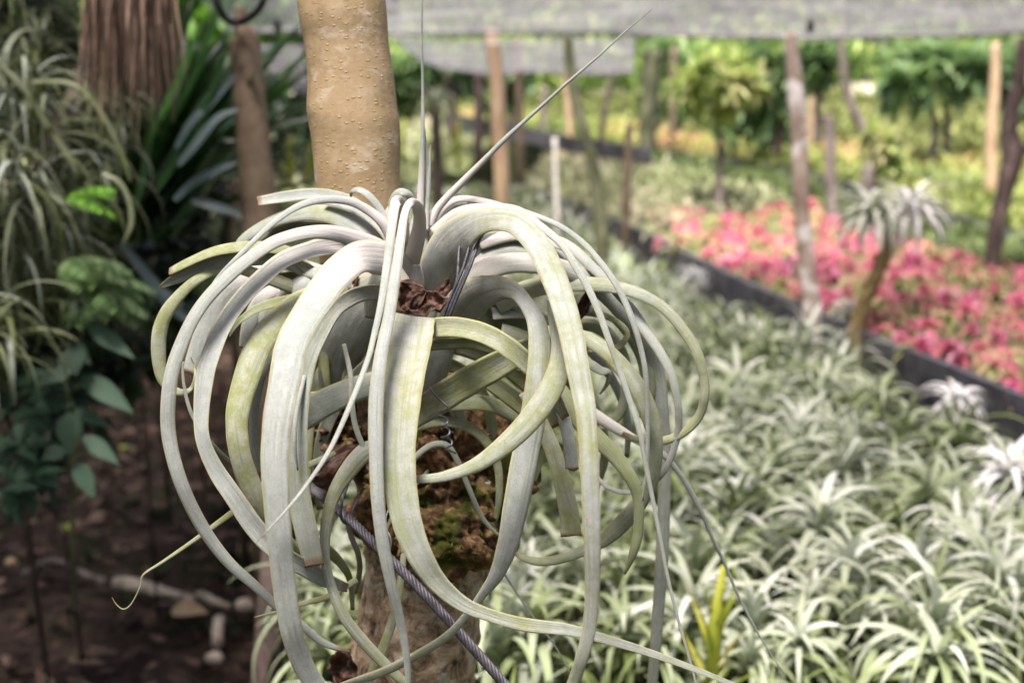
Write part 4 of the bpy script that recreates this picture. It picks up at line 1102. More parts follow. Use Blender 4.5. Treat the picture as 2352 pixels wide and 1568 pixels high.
def wire(name, P, r, mat, label, cat='wire', n=8, k=8):
    m = MB(); s = catmull(P, k)
    m.tube([at(a, b, d) for a, b, d in s], r, n)
    return tag(m.build(name, mat), label, cat)


w0 = empty('wire_bundle', at(1022, 725, 1.27), 'bundle of dark stiff wires rising from the plant heart under the big arch', 'wire')
for P in ([(1022, 730, 1.262), (1036, 690, 1.262), (1050, 640, 1.265), (1054, 580, 1.275), (1060, 526, 1.29)],
          [(1016, 732, 1.258), (1036, 680, 1.258), (1062, 620, 1.26), (1080, 560, 1.27), (1094, 520, 1.28)],
          [(1024, 734, 1.256), (1044, 680, 1.254), (1070, 625, 1.256), (1090, 575, 1.262), (1112, 530, 1.27)],
          [(1030, 734, 1.252), (1050, 682, 1.25), (1076, 622, 1.252), (1094, 574, 1.258), (1106, 534, 1.264)]):
    m = MB(); s = catmull(P, 8); m.tube([at(*q) for q in s], 0.0016, 8); m.build('strand', M_DARKWIRE, w0)

coil = [(986, 890, 1.22), (1004, 912, 1.222), (1028, 934, 1.225), (1024, 940, 1.23), (1010, 946, 1.235)]
for i in range(26):
    a = i * 0.75
    coil.append((1014 + 0.6 * i + 11 * cos(a + 2.4), 952 + 2.9 * i + 5 * sin(a + 2.4), 1.235 + 0.006 * sin(a)))
coil.append((1046, 1040, 1.25))
wire('coiled_wire', coil, 0.0011, M_WIRE, 'short grey wire twisted into a loose coil in front of the burl', k=5)
wire('thin_wire', [(986, 1120, 1.2), (1000, 1080, 1.21)][:0] or [(892, 1170, 1.33), (884, 1205, 1.32), (898, 1240, 1.31), (890, 1290, 1.31), (885, 1330, 1.33)], 0.0010, M_WIRE, 'thin grey wire loop hanging at the left side of the trunk')
wire('thin_wire', [(800, 1110, 1.31), (786, 1150, 1.3), (784, 1190, 1.3), (800, 1200, 1.31), (815, 1160, 1.33), (835, 1120, 1.35)], 0.0014, M_DARKWIRE, 'dark wire loop tying the cable left of the trunk')
wire('aerial_root', [(795, 1180, 1.36), (806, 1230, 1.36), (822, 1270, 1.36), (826, 1310, 1.37), (815, 1360, 1.38)], 0.003, M_GREYWOOD, 'pale grey root hanging beside the cable left of the trunk', 'root')
wire('aerial_root', [(700, 905, 1.33), (740, 900, 1.33), (775, 905, 1.34), (790, 925, 1.35)], 0.0012, M_TANBARK, 'orange brown rootlet across the lower left leaves', 'root')

# steel cable
cb = empty('steel_cable', at(790, 1170, 1.31), 'twisted grey steel cable running diagonally in front of the trunk', 'cable')
CP = catmull([(700, 1110, 1.42), (740, 1140, 1.36), (800, 1190, 1.31), (870, 1258, 1.275), (960, 1348, 1.25), (1060, 1458, 1.235), (1160, 1572, 1.225), (1300, 1740, 1.21), (1420, 1900, 1.2)], 26)
cpt = [at(*q) for q in CP]
for sidx in range(7):
    m = MB(); pts_ = []
    L = 0; X = None
    for i, p in enumerate(cpt):
        t = (cpt[min(i + 1, len(cpt) - 1)] - cpt[max(i - 1, 0)]).normalized()
        if X is None: X = t.orthogonal().normalized()
        X = (X - t * X.dot(t)).normalized(); Y = t.cross(X)
        if i: L += (p - cpt[i - 1]).length
        a = L / 0.034 * 2 * pi + sidx * 2 * pi / 6
        rr_ = 0.0033 if sidx < 6 else 0.0
        pts_.append(p + (X * cos(a) + Y * sin(a)) * rr_)
    m.tube(pts_, 0.0018 if sidx < 6 else 0.0022, 7)
    m.build('strand', M_STEEL, cb)

# ------------------------------------------------------------------ posts and tree trunks in the background
def post(name, P, mat, label, cat='post', ground=None, bump=0.08, n=14, extend=True, group=None):
    """P rows u,v,depth,half width px. Extended down into the ground."""
    if extend:
        u, v, d, r = P[-1]
        b = at(u, v, d); z = 0.0 if ground is None else ground
        pts = catmull(P, 6)
        W3 = [at(a, bb, dd) for a, bb, dd, rr in pts]; R3 = [rr / F * dd for a, bb, dd, rr in pts]
        W3.append(Vector((b.x, b.y, z - 0.05))); R3.append(R3[-1] * 1.05)
        if W3[-1].z > W3[-2].z - 0.02: W3.pop(); R3.pop()
    m = MB()
    m.tube(W3, R3, n, bump=bump, bs=7)
    o = m.build(name, mat)
    return tag(o, label, cat, group)


post('post', [(553, 0, 3.3, 12), (556, 70, 3.3, 18), (556, 90, 3.3, 19)], M_TANBARK, 'thin stub on top of the brown wooden post at left', extend=True, ground=1.6) if False else None
pb = at(600, 760, 3.2)
PT = empty('wooden_post', Vector((pb.x, pb.y, 0)), 'smooth brown wooden post left of the tan trunk', 'post')
m = MB()
s = catmull([(556, 88, 3.2, 32), (562, 105, 3.2, 36), (575, 250, 3.2, 37), (588, 400, 3.2, 40), (598, 520, 3.2, 42), (605, 760, 3.2, 44)], 6)
W3 = [at(a, b, d) for a, b, d, r in s] + [Vector((pb.x, pb.y, 0))]
m.tube(W3, [r / F * d for a, b, d, r in s] + [0.05], 18, bump=0.05, bs=8); m.build('pole', M_BROWNBARK, PT)
m = MB(); s = catmull([(551, 20, 3.2, 14), (553, 60, 3.2, 15), (556, 92, 3.2, 17)], 4)
m.tube([at(a, b, d) for a, b, d, r in s], [r / F * d for a, b, d, r in s], 12, bump=0.1); m.build('pole_tip', M_BROWNBARK, PT)
wire('black_hose', [(470, -60, 3.1), (500, 10, 3.1), (520, 45, 3.12), (545, 52, 3.14), (575, 40, 3.12), (602, 10, 3.1), (606, -30, 3.1), (590, -90, 3.1)], 0.009, M_BLACK, 'black hose looped over the top of the brown post', 'hose')

post('pole', [(1128, 70, 8.2, 17), (1140, 180, 8.2, 17), (1146, 300, 8.2, 18), (1152, 400, 8.2, 18)], M_TANBARK, 'tan smooth pole right of the main trunk, dark at its foot', bump=0.04)
post('pole', [(1188, 90, 11, 9), (1193, 230, 11, 9), (1195, 340, 11, 9)], M_BROWNBARK, 'thin brown pole just right of the tan pole', ground=0.3)
post('white_stake', [(1274, 318, 7.5, 6), (1277, 420, 7.5, 6), (1280, 505, 7.5, 6.5)], M_STAKE, 'short white stake standing in the silver bed', 'stake', bump=0.0)
post('slim_tree', [(1303, 85, 7.5, 11), (1312, 180, 7.5, 13), (1335, 280, 7.5, 13), (1362, 380, 7.5, 14), (1376, 480, 7.5, 16), (1382, 560, 7.5, 18)], M_MOSSBARK, 'dark mossy curved stem right of the white stake', 'tree')
post('pole', [(1300, 160, 13, 8), (1306, 260, 13, 8), (1312, 350, 13, 8)], M_TANBARK, 'slim tan pole beside the mossy curved stem', ground=0.5)
post('pole', [(1446, 285, 8.6, 9), (1441, 400, 8.6, 9), (1437, 530, 8.6, 10)], M_BROWNBARK, 'short brown pole behind the dark edging, right of the mossy stem')
post('slim_tree', [(1500, 120, 13.5, 24), (1494, 220, 13.5, 22), (1490, 300, 13.5, 22), (1488, 370, 13.5, 25)], M_MOSSBARK, 'thick gnarled mossy trunk behind the second bed', 'tree', bump=0.3, ground=0.4)
post('pole', [(1548, 110, 14, 8), (1545, 250, 14, 8), (1547, 400, 14, 8)], M_BROWNBARK, 'thin brown pole right of the gnarled trunk', ground=0.3)
post('slim_tree', [(1815, 78, 5.7, 15), (1826, 200, 5.7, 19), (1836, 330, 5.7, 20), (1841, 480, 5.7, 19), (1855, 620, 5.7, 20), (1870, 760, 5.7, 24)], M_PALEBARK, 'pale blotched pinkish trunk at the edge of the silver bed', 'tree', bump=0.07, n=18)
post('slim_tree', [(1902, 265, 9.0, 11), (1908, 340, 9.0, 13), (1908, 420, 9.0, 12), (1914, 505, 9.0, 14)], M_GREYWOOD, 'short grey trunk right of the pale blotched trunk', 'tree', bump=0.15, ground=0.3)
post('slim_tree', [(1932, 60, 9.6, 6), (1938, 170, 9.6, 8), (1955, 240, 9.6, 10), (1985, 305, 9.6, 12), (1996, 370, 9.6, 14), (1990, 430, 9.6, 16)], M_GREYWOOD, 'crooked dark stem bending towards the pompom plant', 'tree', bump=0.12, ground=0.3)
post('pole', [(2286, 100, 9.5, 10), (2285, 200, 9.5, 12), (2278, 300, 9.5, 13), (2276, 430, 9.5, 14)], M_TANBARK, 'tan pole near the right edge behind the dark crooked trunk', bump=0.04, ground=0.3)
post('slim_tree', [(2352, 90, 6.6, 14), (2338, 200, 6.6, 16), (2318, 290, 6.6, 20), (2325, 360, 6.6, 22), (2305, 450, 6.6, 18), (2285, 540, 6.6, 17), (2278, 640, 6.6, 18)], M_DARKBARK, 'dark crooked trunk at the right edge of the photo', 'tree', bump=0.2, n=16, ground=0.3)
post('slim_tree', [(1412, 150, 14, 6), (1395, 220, 14, 6), (1384, 275, 14, 7)], M_DARKBARK, 'thin dark leaning stem before the pale path', 'tree', ground=0.6)
post('pole', [(1250, 200, 15, 7), (1248, 310, 15, 8)], M_GREYWOOD, 'short grey pole left of the slim tan pole', ground=0.6)
post('pole', [(1862, 200, 16, 8), (1862, 310, 16, 9)], M_TANBARK, 'tan pole right behind the pale blotched trunk', ground=0.6)
post('slim_tree', [(1000, 245, 9, 12), (1002, 300, 9, 13), (1004, 380, 9, 14)], M_DARKBARK, 'dark stump carrying a drooping silver plant right of the main trunk', 'tree', ground=0.3)
post('pole', [(1098, 170, 12, 10), (1100, 260, 12, 11), (1098, 330, 12, 11)], M_DARKBARK, 'dark brown pole left of the tan pole', ground=0.5)
post('wooden_post', [(628, 1250, 2.7, 26), (622, 1400, 2.7, 32), (612, 1568, 2.7, 36)], M_DARKBARK, 'dark brown post low behind the left leaves', bump=0.05)
post('pole', [(538, 420, 4.0, 10), (534, 560, 4.0, 10), (534, 640, 4.0, 10)], M_BROWNBARK, 'thin brown pole just left of the smooth brown post')

# ------------------------------------------------------------------ pompom air plants on stems
def ball_plant(name, c, R, nl, mat, rnd, label, wd, stemP=None, stemR=None, up=0.2, tmin=0.4):
    e = empty(name, c, label, 'air plant')
    m = MB()
    for i in range(nl):
        x = (i + 0.5) / nl
        az = i * 2.399963 + rnd.uniform(-0.2, 0.2)
        e0 = 0.1 + x * 1.3
        e1 = e0 - rnd.uniform(2.0, 2.7) * (1.1 - 0.4 * x)
        m.strap(c + Vector((0, 0, 0.02 * x)), az, e0, e1, R * rnd.uniform(1.15, 1.5), wd, 12, rnd.uniform(tmin, 1), fold=0.4, tip=0.06, base=1.0)
    m.build('leaves', mat, e)
    if stemP:
        m = MB(); s = catmull(stemP, 6)
        m.tube([at(a, b, d) for a, b, d, r in s], [r / F * d for a, b, d, r in s], 18, bump=0.35, bs=22); m.build('stem', M_STEMBARK, e)
    return e


rb = random.Random(9)
ball_plant('pompom_air_plant', at(2005, 512, 5.3), 0.18, 50, M_POM, rb, 'pompom shaped silver air plant on a bent stem above the pink bed', 0.034,
           [(2040, 525, 5.32, 15), (2040, 570, 5.32, 16), (2018, 620, 5.3, 16), (1996, 670, 5.3, 17), (1972, 730, 5.3, 18), (1962, 800, 5.3, 20), (1955, 860, 5.3, 22)], up=0.2, tmin=0.6)
ball_plant('pompom_air_plant', at(2090, 500, 5.6), 0.2, 40, M_SILVW, rb, 'greener drooping air plant just right of the pompom plant', 0.028)
ball_plant('drooping_air_plant', at(1000, 240, 8.8), 0.16, 34, M_LONG, rb, 'silver grey drooping air plant on the dark stump', 0.03)


def yellow_brom(c, h, rnd, label, nl=14):
    e = empty('yellow_bromeliad', c, label, 'bromeliad')
    m = MB()
    for i in range(nl):
        x = i / nl
        az = i * 2.4 + rnd.uniform(-.3, .3)
        z0 = c + Vector((0, 0, h * (0.05 + 0.6 * x)))
        m.strap(z0, az, 1.35 - 0.45 * (1 - x), 0.75 + 0.4 * x + rnd.uniform(-.2, .2), h * rnd.uniform(0.3, 0.5), h * 0.046, 6, rnd.random(), fold=0.5, tip=0.1, base=0.9)
    m.build('leaves', M_YBROM, e)
    m = MB(); m.tube([c - Vector((0, 0, 0.02)), c + Vector((0, 0, h * 0.6)), c + Vector((0.01, 0, h * 0.95))], [h * 0.045, h * 0.04, h * 0.012], 8)
    m.build('stem', M_YBROM, e)
    return e


yb = random.Random(4)
yellow_brom(gp(1635, 1640, ZB + 0.02), 0.30, yb, 'upright yellow bromeliad among the silver air plants at the bottom')
yellow_brom(at(925, 372, 9.6), 0.34, yb, 'yellow bromeliad close to the right side of the main trunk')
yellow_brom(at(1052, 385, 9.2), 0.36, yb, 'yellow orange bromeliad left of the tan pole')
yellow_brom(at(668, 425, 6.0), 0.24, yb, 'yellow bromeliad between the brown post and the main trunk')
yellow_brom(at(712, 420, 6.2), 0.2, yb, 'small yellow bromeliad touching the left side of the main trunk')

# ------------------------------------------------------------------ trees with broad leaves behind the beds
def tree(name, base, top, r, crowns, mat, barkm, rnd, label, leafL=0.16, nleaf=420, stems=1):
    """base/top in world; crowns: list (centre, rx, rz)"""
    e = empty(name, Vector((base.x, base.y, base.z)), label, 'tree')
    m = MB()
    for k in range(stems):
        off = Vector((k * 0.14, k * 0.05, 0))
        pts = [base + off - Vector((0, 0, .1)), base.lerp(top, 0.4) + off * 1.2 + Vector((rnd.uniform(-.04, .04), 0, 0)), base.lerp(top, 0.75) + off, top + off * .5]
        sp = catmull([tuple(p) for p in pts], 6)
        m.tube(sp, [r * (1.1 - 0.6 * i / len(sp)) for i in range(len(sp))], 10, bump=0.12, bs=6)
    for (c, rx, rz) in crowns:
        for k in range(5):
            a = rnd.uniform(0, 6.28)
            q = c + Vector((cos(a) * rx * .6, sin(a) * rx * .6, rnd.uniform(-.3, .5) * rz))
            mid = top.lerp(q, 0.5) + Vector((0, 0, -0.05))
            m.tube([top - Vector((0, 0, .1)), mid, q], [r * .45, r * .3, r * .12], 6)
    m.build('trunk', barkm, e)
    m = MB()
    for (c, rx, rz) in crowns:
        # leaf whorls spread through the crown
        nw = max(4, nleaf // 9)
        for w in range(nw):
            while True:
                d = Vector((rnd.uniform(-1, 1), rnd.uniform(-1, 1), rnd.uniform(-1, 1)))
                if d.length < 1: break
            p = c + Vector((d.x * rx, d.y * rx, d.z * rz)) * (0.75 + 0.35 * noise.noise(c + d * 2))
            tn = rnd.random()
            out = (Vector((d.x, d.y, 0.2)) + Vector((rnd.gauss(0, .4), rnd.gauss(0, .4), rnd.gauss(0, .3)))).normalized()
            for k in range(9):
                a = k * 0.72 + rnd.uniform(-.2, .2)
                s1 = out.orthogonal().normalized(); s2 = out.cross(s1)
                dr = (s1 * cos(a) + s2 * sin(a) + out * 0.35 + Vector((0, 0, -0.15)))
                m.leaf(p, dr, Vector((0, 0, 1)), leafL * rnd.uniform(0.7, 1.2), leafL * 0.42, min(1, max(0, tn + rnd.uniform(-.15, .15))), rnd.uniform(0.1, 0.5), 3)
    m.build('crown', mat, e)
    return e


rt = random.Random(17)
def tr(label, ub, vb, d, vt, r, crowns, mat, bark, **kw):
    b = at(ub, vb, d); t = at(ub + kw.pop('lean', 0), vt, d)
    cr = [(at(u, v, d + dd), rx / F * d, rz / F * d) for (u, v, dd, rx, rz) in crowns]
    return tree('broadleaf_tree', b, t, r, cr, mat, bark, rt, label, **kw)


tr('yellow green young tree behind the second bed', 1652, 450, 9.5, 250, 0.03, [(1640, 150, 0, 85, 34), (1585, 200, .3, 60, 26), (1700, 190, -.2, 60, 26), (1650, 235, 0, 50, 22)], M_LIMETREE, M_GREYWOOD, leafL=0.19, nleaf=130)
tr('dark green tree just left of the pale blotched trunk', 1786, 330, 12, 200, 0.045, [(1760, 150, 0, 90, 60), (1720, 230, .3, 70, 60), (1800, 240, 0, 50, 50)], M_GREEN, M_DARKBARK, leafL=0.2, nleaf=200)
tr('twin stemmed broad leaved tree at the far right', 2140, 375, 12, 200, 0.035, [(2150, 140, 0, 120, 55), (2080, 190, -.2, 80, 40), (2210, 170, 0, 70, 45)], M_GREEN, M_GREYWOOD, leafL=0.26, nleaf=210, stems=2)
tr('green tree between the main trunk and the tan pole', 1040, 300, 13, 200, 0.05, [(980, 150, 0, 90, 60), (1060, 160, .3, 90, 60), (930, 200, 0, 60, 60)], M_GREEN, M_DARKBARK, leafL=0.2, nleaf=260)
tr('dark leaved tree behind the tan pole', 1170, 300, 14, 200, 0.04, [(1190, 150, 0, 60, 60), (1150, 230, .2, 60, 50)], M_GREEN, M_DARKBARK, leafL=0.2, nleaf=200)
tr('leafy tree close behind the pale blotched trunk', 1880, 300, 10, 200, 0.03, [(1870, 150, 0, 60, 50), (1900, 120, 0, 50, 30)], M_GREEN, M_GREYWOOD, leafL=0.2, nleaf=160)
tr('lime green sapling above the pompom plant', 2010, 440, 8.5, 340, 0.02, [(2020, 320, 0, 45, 28), (2040, 370, 0, 36, 22)], M_LIMETREE, M_DARKBARK, leafL=0.13, nleaf=120)
tr('green tree beyond the gnarled trunk', 1560, 300, 16, 180, 0.05, [(1530, 130, 0, 60, 40), (1600, 150, 0, 70, 50), (1560, 240, 0, 60, 40)], M_GREEN, M_DARKBARK, leafL=0.22, nleaf=190)
tr('low shrub under the dark green tree', 1690, 330, 13, 290, 0.03, [(1700, 290, 0, 80, 36), (1780, 300, 0, 50, 28)], M_GREEN, M_DARKBARK, leafL=0.18, nleaf=150)
tr('broad leaved tree at the right edge behind the tan pole', 2310, 330, 13, 200, 0.04, [(2320, 150, 0, 80, 50), (2340, 210, 0, 60, 40)], M_GREEN, M_GREYWOOD, leafL=0.24, nleaf=180)

# distant wood
def wood(label, u0, u1, d0, d1, v0, v1, mat, cnt, L, rnd, name='distant_wood'):
    m = MB()
    for i in range(cnt):
        d = rnd.uniform(d0, d1)
        cx = rnd.uniform(u0, u1); cy = rnd.uniform(v0, v1)
        c = at(cx, cy, d)
        if noise.noise(Vector((cx * 0.012, cy * 0.02, d * .2))) < -0.28: continue
        tn = 0.5 + 0.9 * noise.noise(c * 0.8)
        for k in range(12):
            p = c + Vector((rnd.gauss(0, L * 1.5), rnd.gauss(0, L * 1.5), rnd.gauss(0, L)))
            dr = Vector((rnd.gauss(0, 1), rnd.gauss(0, 1), rnd.gauss(-.3, .6)))
            m.leaf(p, dr, Vector((0, 0, 1)), L * rnd.uniform(0.6, 1.2), L * .45, min(1, max(0, tn + rnd.uniform(-.2, .2))), 0.3, 2)
    return tag(m.build(name, mat), label, 'trees', kind='stuff')


rw = random.Random(41)
wood('leafy green wood standing behind the garden terraces', 850, 2600, 25, 31, -420, 225, M_WOOD, 1900, 0.42, rw)
wood('yellow green sunlit foliage in front of the far wood', 850, 2500, 23, 25, 60, 200, M_LIMETREE, 260, 0.3, rw)
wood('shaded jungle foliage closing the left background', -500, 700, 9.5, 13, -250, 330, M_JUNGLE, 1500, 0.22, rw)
wood('bright green foliage high behind the brown fibres', 330, 560, 7.5, 8.5, -120, 70, M_BRIGHT, 110, 0.18, rw)

m = MB()  # added out of view, blocks sky light from behind and the right
for i in range(2600):
    t = rw.random()
    if t < 0.6: c = Vector((rw.uniform(-9, 9), rw.uniform(-7.5, -4.2), rw.uniform(0.2, 6.2)))
    else: c = Vector((rw.uniform(6.5, 9.5), rw.uniform(-6, 6), rw.uniform(0.2, 4.6)))
    tn = rw.random()
    for k in range(6):
        m.leaf(c + Vector((rw.gauss(0, .35), rw.gauss(0, .35), rw.gauss(0, .3))), Vector((rw.gauss(0, 1), rw.gauss(0, 1), rw.gauss(-.3, .6))), Vector((0, 0, 1)), rw.uniform(.25, .5), .19, min(1, max(0, tn + rw.uniform(-.2, .2))), .3, 2)
for i in range(1500):
    c = Vector((rw.uniform(-9.5, -6), rw.uniform(-5, 16), rw.uniform(0.1, 5.2)))
    tn = rw.random()
    for k in range(6):
        m.leaf(c + Vector((rw.gauss(0, .35), rw.gauss(0, .35), rw.gauss(0, .3))), Vector((rw.gauss(0, 1), rw.gauss(0, 1), rw.gauss(-.3, .6))), Vector((0, 0, 1)), rw.uniform(.25, .5), .19, min(1, max(0, tn + rw.uniform(-.2, .2))), .3, 2)
tag(m.build('added_wood', M_GREEN), 'green wood added out of view behind the camera to cut sky light, with a left side strip', 'trees', kind='stuff')

# ------------------------------------------------------------------ shade nets
def net(label, pts, nx=50, ny=30, sag=0.05, seed=0, name='shade_net'):
    """pts: four corners (world) near-left, near-right, far-right, far-left"""
    a, b, c, d = pts
    m = MB(); rows = []; uvs = []
    for i in range(ny + 1):
        t = i / ny; r = []; ur = []
        for j in range(nx + 1):
            s = j / nx
            q = a.lerp(b, s).lerp(d.lerp(c, s), t)
            q = q + Vector((0, 0, -sag * sin(pi * t) * (0.6 + 0.4 * sin(s * 11 + seed)) - 0.028 * t * abs(sin(s * 6.5 + seed)) + 0.03 * noise.fractal(Vector((q.x * 0.9, q.y * 1.4, seed)), 1, 2, 4)))
            q = q + Vector((0, 0, 0.012 * noise.noise(Vector((q.x * 2.0, q.y * 14, seed)))))
            r.append(q); ur.append((s, t))
        rows.append(r); uvs.append(ur)
    m.quadgrid(rows, uvs)
    # rolled hem along the far edge
    m.tube(rows[-1], 0.012, 6)
    o = m.build(name, M_NET)
    return tag(o, label, 'shade net')


ZN = CAMZ + 0.30
net('grey shade net stretched low over the nearest beds', [Vector((-0.7, 1.75, CAMZ + 0.62)), Vector((3.6, 1.7, CAMZ + 0.62)), Vector((4.2, 6.9, CAMZ + 0.255)), Vector((-1.5, 6.9, CAMZ + 0.275))], sag=0.05, seed=1)
net('farther grey shade net seen under the first one', [Vector((-0.75, 8.0, CAMZ + 0.27)), Vector((0.75, 8.0, CAMZ + 0.26)), Vector((1.15, 12.5, CAMZ + 0.10)), Vector((-0.6, 12.5, CAMZ + 0.12))], sag=0.06, seed=3)
net('greenish shade net drooping behind the brown post at left', [Vector((-1.75, 7.2, CAMZ + 0.22)), Vector((-1.15, 7.2, CAMZ + 0.20)), Vector((-1.3, 8.5, CAMZ - 0.05)), Vector((-1.95, 8.5, CAMZ + 0.0))], sag=0.06, seed=5)
# net clips
for (u, v, lab) in ((636, 60, 'black clip hanging from the net left of the trunk'), (1860, 60, 'black clip hanging from the net above the blotched trunk')):
    m = MB(); c = at(u, v, 5.6)
    m.tube([c + Vector((0, 0, 0.03)), c + Vector((0.004, 0, 0.0)), c - Vector((0, 0, 0.03))], [0.008, 0.017, 0.012], 10)
    tag(m.build('net_clip', M_BLACK), lab, 'clip')

# ------------------------------------------------------------------ left side: jungle edge
rl = random.Random(51)
# dark leaning trunk
m = MB()
s = catmull([(265, -200, 3.3, 34), (245, 20, 3.3, 34), (205, 170, 3.25, 32), (150, 290, 3.2, 32), (105, 400, 3.2, 36), (60, 520, 3.2, 40), (-60, 800, 3.2, 46), (-160, 1130, 3.2, 52)], 8)
W3 = [at(a, b, d) for a, b, d, r in s]; R3 = [r / F * d for a, b, d, r in s]
W3.append(Vector((W3[-1].x, W3[-1].y, -0.05))); R3.append(R3[-1])
m.tube(W3, R3, 18, bump=0.25, bs=9)
tag(m.build('leaning_trunk', M_DARKBARK), 'dark leaning trunk behind the brown fibres at upper left', 'tree')

# dry fibre skirt
m = MB()
for i in range(340):
    u0 = 295 + 100 * rl.uniform(-1, 1) * (1 - 0.25 * rl.random()); d = rl.uniform(2.6, 2.95)
    top = rl.uniform(-190, -60)
    ce = 1 - abs((u0 - 290) / 110)
    end = rl.uniform(70, 270) + ce * rl.uniform(0, 110)
    w = rl.uniform(3, 9) / F * d
    uu = u0 + (u0 - 290) * 0.12 + rl.gauss(0, 13)
    P = [(u0 + rl.uniform(-3, 3) + (uu - u0) * t, top + (end - top) * t, d + 0.03 * sin(t * 4 + i)) for t in (0, .25, .5, .75, 1)]
    q = catmull(P, 2)
    rows = []; uvs = []
    tw = rl.uniform(-0.5, 0.5)
    for k, (a, b, dd) in enumerate(q):
        x = k / (len(q) - 1); c = at(a, b, dd)
        hw = w * .5 * (1 - 0.9 * x ** 2)
        sv = RT * cos(tw + x) + FW * sin(tw + x)
        rows.append([c - sv * hw, c + FW * hw * .3, c + sv * hw]); uvs.append([(0, x), (.5, x), (1, x)])
    m.quadgrid(rows, uvs, rl.random())
tag(m.build('dead_fronds', M_FIBRE), 'brown dry palm fibres hanging in a thick skirt at the upper left', 'dead fronds')

# dark green strap palm behind
def strap_plant(name, c, nl, L, wd, mat, rnd, label, cat, az=(0, 6.28), e=(0.2, 1.4), droop=(0.5, 1.2), seg=9, tip=0.05, fold=0.3, stem=None, spread=0.03):
    e_ = empty(name, c, label, cat)
    m = MB()
    for i in range(nl):
        a = rnd.uniform(*az); e0 = rnd.uniform(*e)
        p = c + Vector((rnd.uniform(-spread, spread), rnd.uniform(-spread, spread), rnd.uniform(0, spread * 2)))
        m.strap(p, a, e0, e0 - rnd.uniform(*droop), L * rnd.uniform(0.65, 1.15), wd * rnd.uniform(0.7, 1.2), seg, rnd.random(), fold=fold, tip=tip, base=0.5, twist=rnd.uniform(-.8, .8))
    m.build('leaves', mat, e_)
    return e_


pc = at(345, 560, 3.6)
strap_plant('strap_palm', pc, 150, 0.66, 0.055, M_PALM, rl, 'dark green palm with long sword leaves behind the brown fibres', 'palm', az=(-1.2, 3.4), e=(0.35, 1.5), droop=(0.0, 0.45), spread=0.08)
# individual long leaves that read clearly
e2 = empty('sword_leaf_plant', at(380, 480, 3.3), 'glossy sword leaves fanning right from the dark palm', 'plant')
for (P, mt) in (([(330, 420), (400, 270), (470, 130), (535, 65)], M_PALM), ([(350, 430), (430, 300), (500, 190), (548, 150)], M_PALM),
                ([(360, 420), (430, 330), (500, 260), (548, 240)], M_PALM), ([(370, 470), (430, 400), (490, 330), (545, 322)], M_PALM), ([(340, 330), (400, 200), (440, 110), (470, 40)], M_PALM),
                ([(360, 440), (420, 340), (480, 220), (530, 90)], M_PALM), ([(300, 500), (330, 400), (350, 250), (365, 160)], M_PALM),
                ([(405, 340), (440, 280), (490, 230), (545, 170)], M_BLUEAGAVE), ([(410, 380), (450, 330), (500, 270), (550, 250)], M_BLUEAGAVE), ([(400, 460), (450, 415), (500, 390), (545, 372)], M_BLUEAGAVE),
                ([(280, 560), (320, 610), (370, 665), (420, 700)], M_BLUEAGAVE), ([(330, 640), (380, 690), (420, 725), (450, 735)], M_BLUEAGAVE), ([(440, 460), (480, 470), (530, 485), (570, 500)], M_BLUEAGAVE),
                ([(390, 520), (430, 480), (480, 400), (530, 340)], M_PALM)):
    m = MB(); dd = rl.uniform(3.1, 3.5)
    q = catmull([(a, b, dd) for a, b in P], 5); rows = []; uvs = []
    for k, (a, b, d) in enumerate(q):
        x = k / (len(q) - 1); c = at(a, b, d); k1 = min(k + 1, len(q) - 1); k0 = max(k - 1, 0)
        t = (at(*q[k1]) - at(*q[k0])).normalized(); sv = t.cross(FW).normalized()
        hw = 0.5 * 24 / F * d * max(0.03, sin(pi * (0.12 + 0.88 * x)) ** 0.6)
        sv = (sv + FW * 0.5).normalized()
        rows.append([c - sv * hw, c + FW * hw * .3, c + sv * hw]); uvs.append([(0, x), (.5, x), (1, x)])
    m.quadgrid(rows, uvs, rl.random())
    m.build('leaf', mt, e2)

# arching silver plants on the left
for (u, v, d, nl, L, wd, lab) in (
        (30, 60, 3.4, 90, 0.30, 0.014, 'dense silver air plant clump at the top left corner'),
        (120, 110, 3.5, 80, 0.26, 0.013, 'silver air plant clump left of the brown fibres'),
        (150, 180, 3.5, 70, 0.24, 0.013, 'grey green air plant clump on the leaning trunk'),
        (40, 300, 2.9, 60, 0.34, 0.015, 'air plant with long drooping olive leaves on the left edge'),
        (20, 470, 2.8, 60, 0.34, 0.017, 'silver air plant with arching leaves at the left edge, above the fern'),
        (70, 600, 2.9, 70, 0.26, 0.013, 'grey green air plant clump below the fern at the left edge'),
        (140, 690, 3.0, 50, 0.24, 0.012, 'thin leaved air plant beside the green shrub'),
        (-10, 850, 2.6, 40, 0.26, 0.014, 'olive air plant with curved leaves at the lower left edge'),
        (250, 340, 3.15, 46, 0.26, 0.012, 'air plant under the brown fibres'),
        (60, 190, 3.3, 80, 0.26, 0.012, 'pale grey air plant clump between the top left clump and the long arching leaves'),
        (30, 700, 3.1, 80, 0.28, 0.013, 'dim grey air plant clump at the left edge above the curved olive one'),
        (120, 520, 3.1, 70, 0.24, 0.012, 'tangled grey green air plant behind the bright fern'),
        (215, 450, 3.05, 34, 0.3, 0.012, 'air plant with long yellow green arcs beside the dark palm')):
    strap_plant('left_air_plant', at(u, v, d), int(nl * 1.5), L * 0.85, wd * 0.72, M_LONG, rl, lab, 'air plant', az=(0, 6.28), e=(-0.2, 1.4), droop=(1.6, 2.9), seg=10, tip=0.08, spread=0.07)
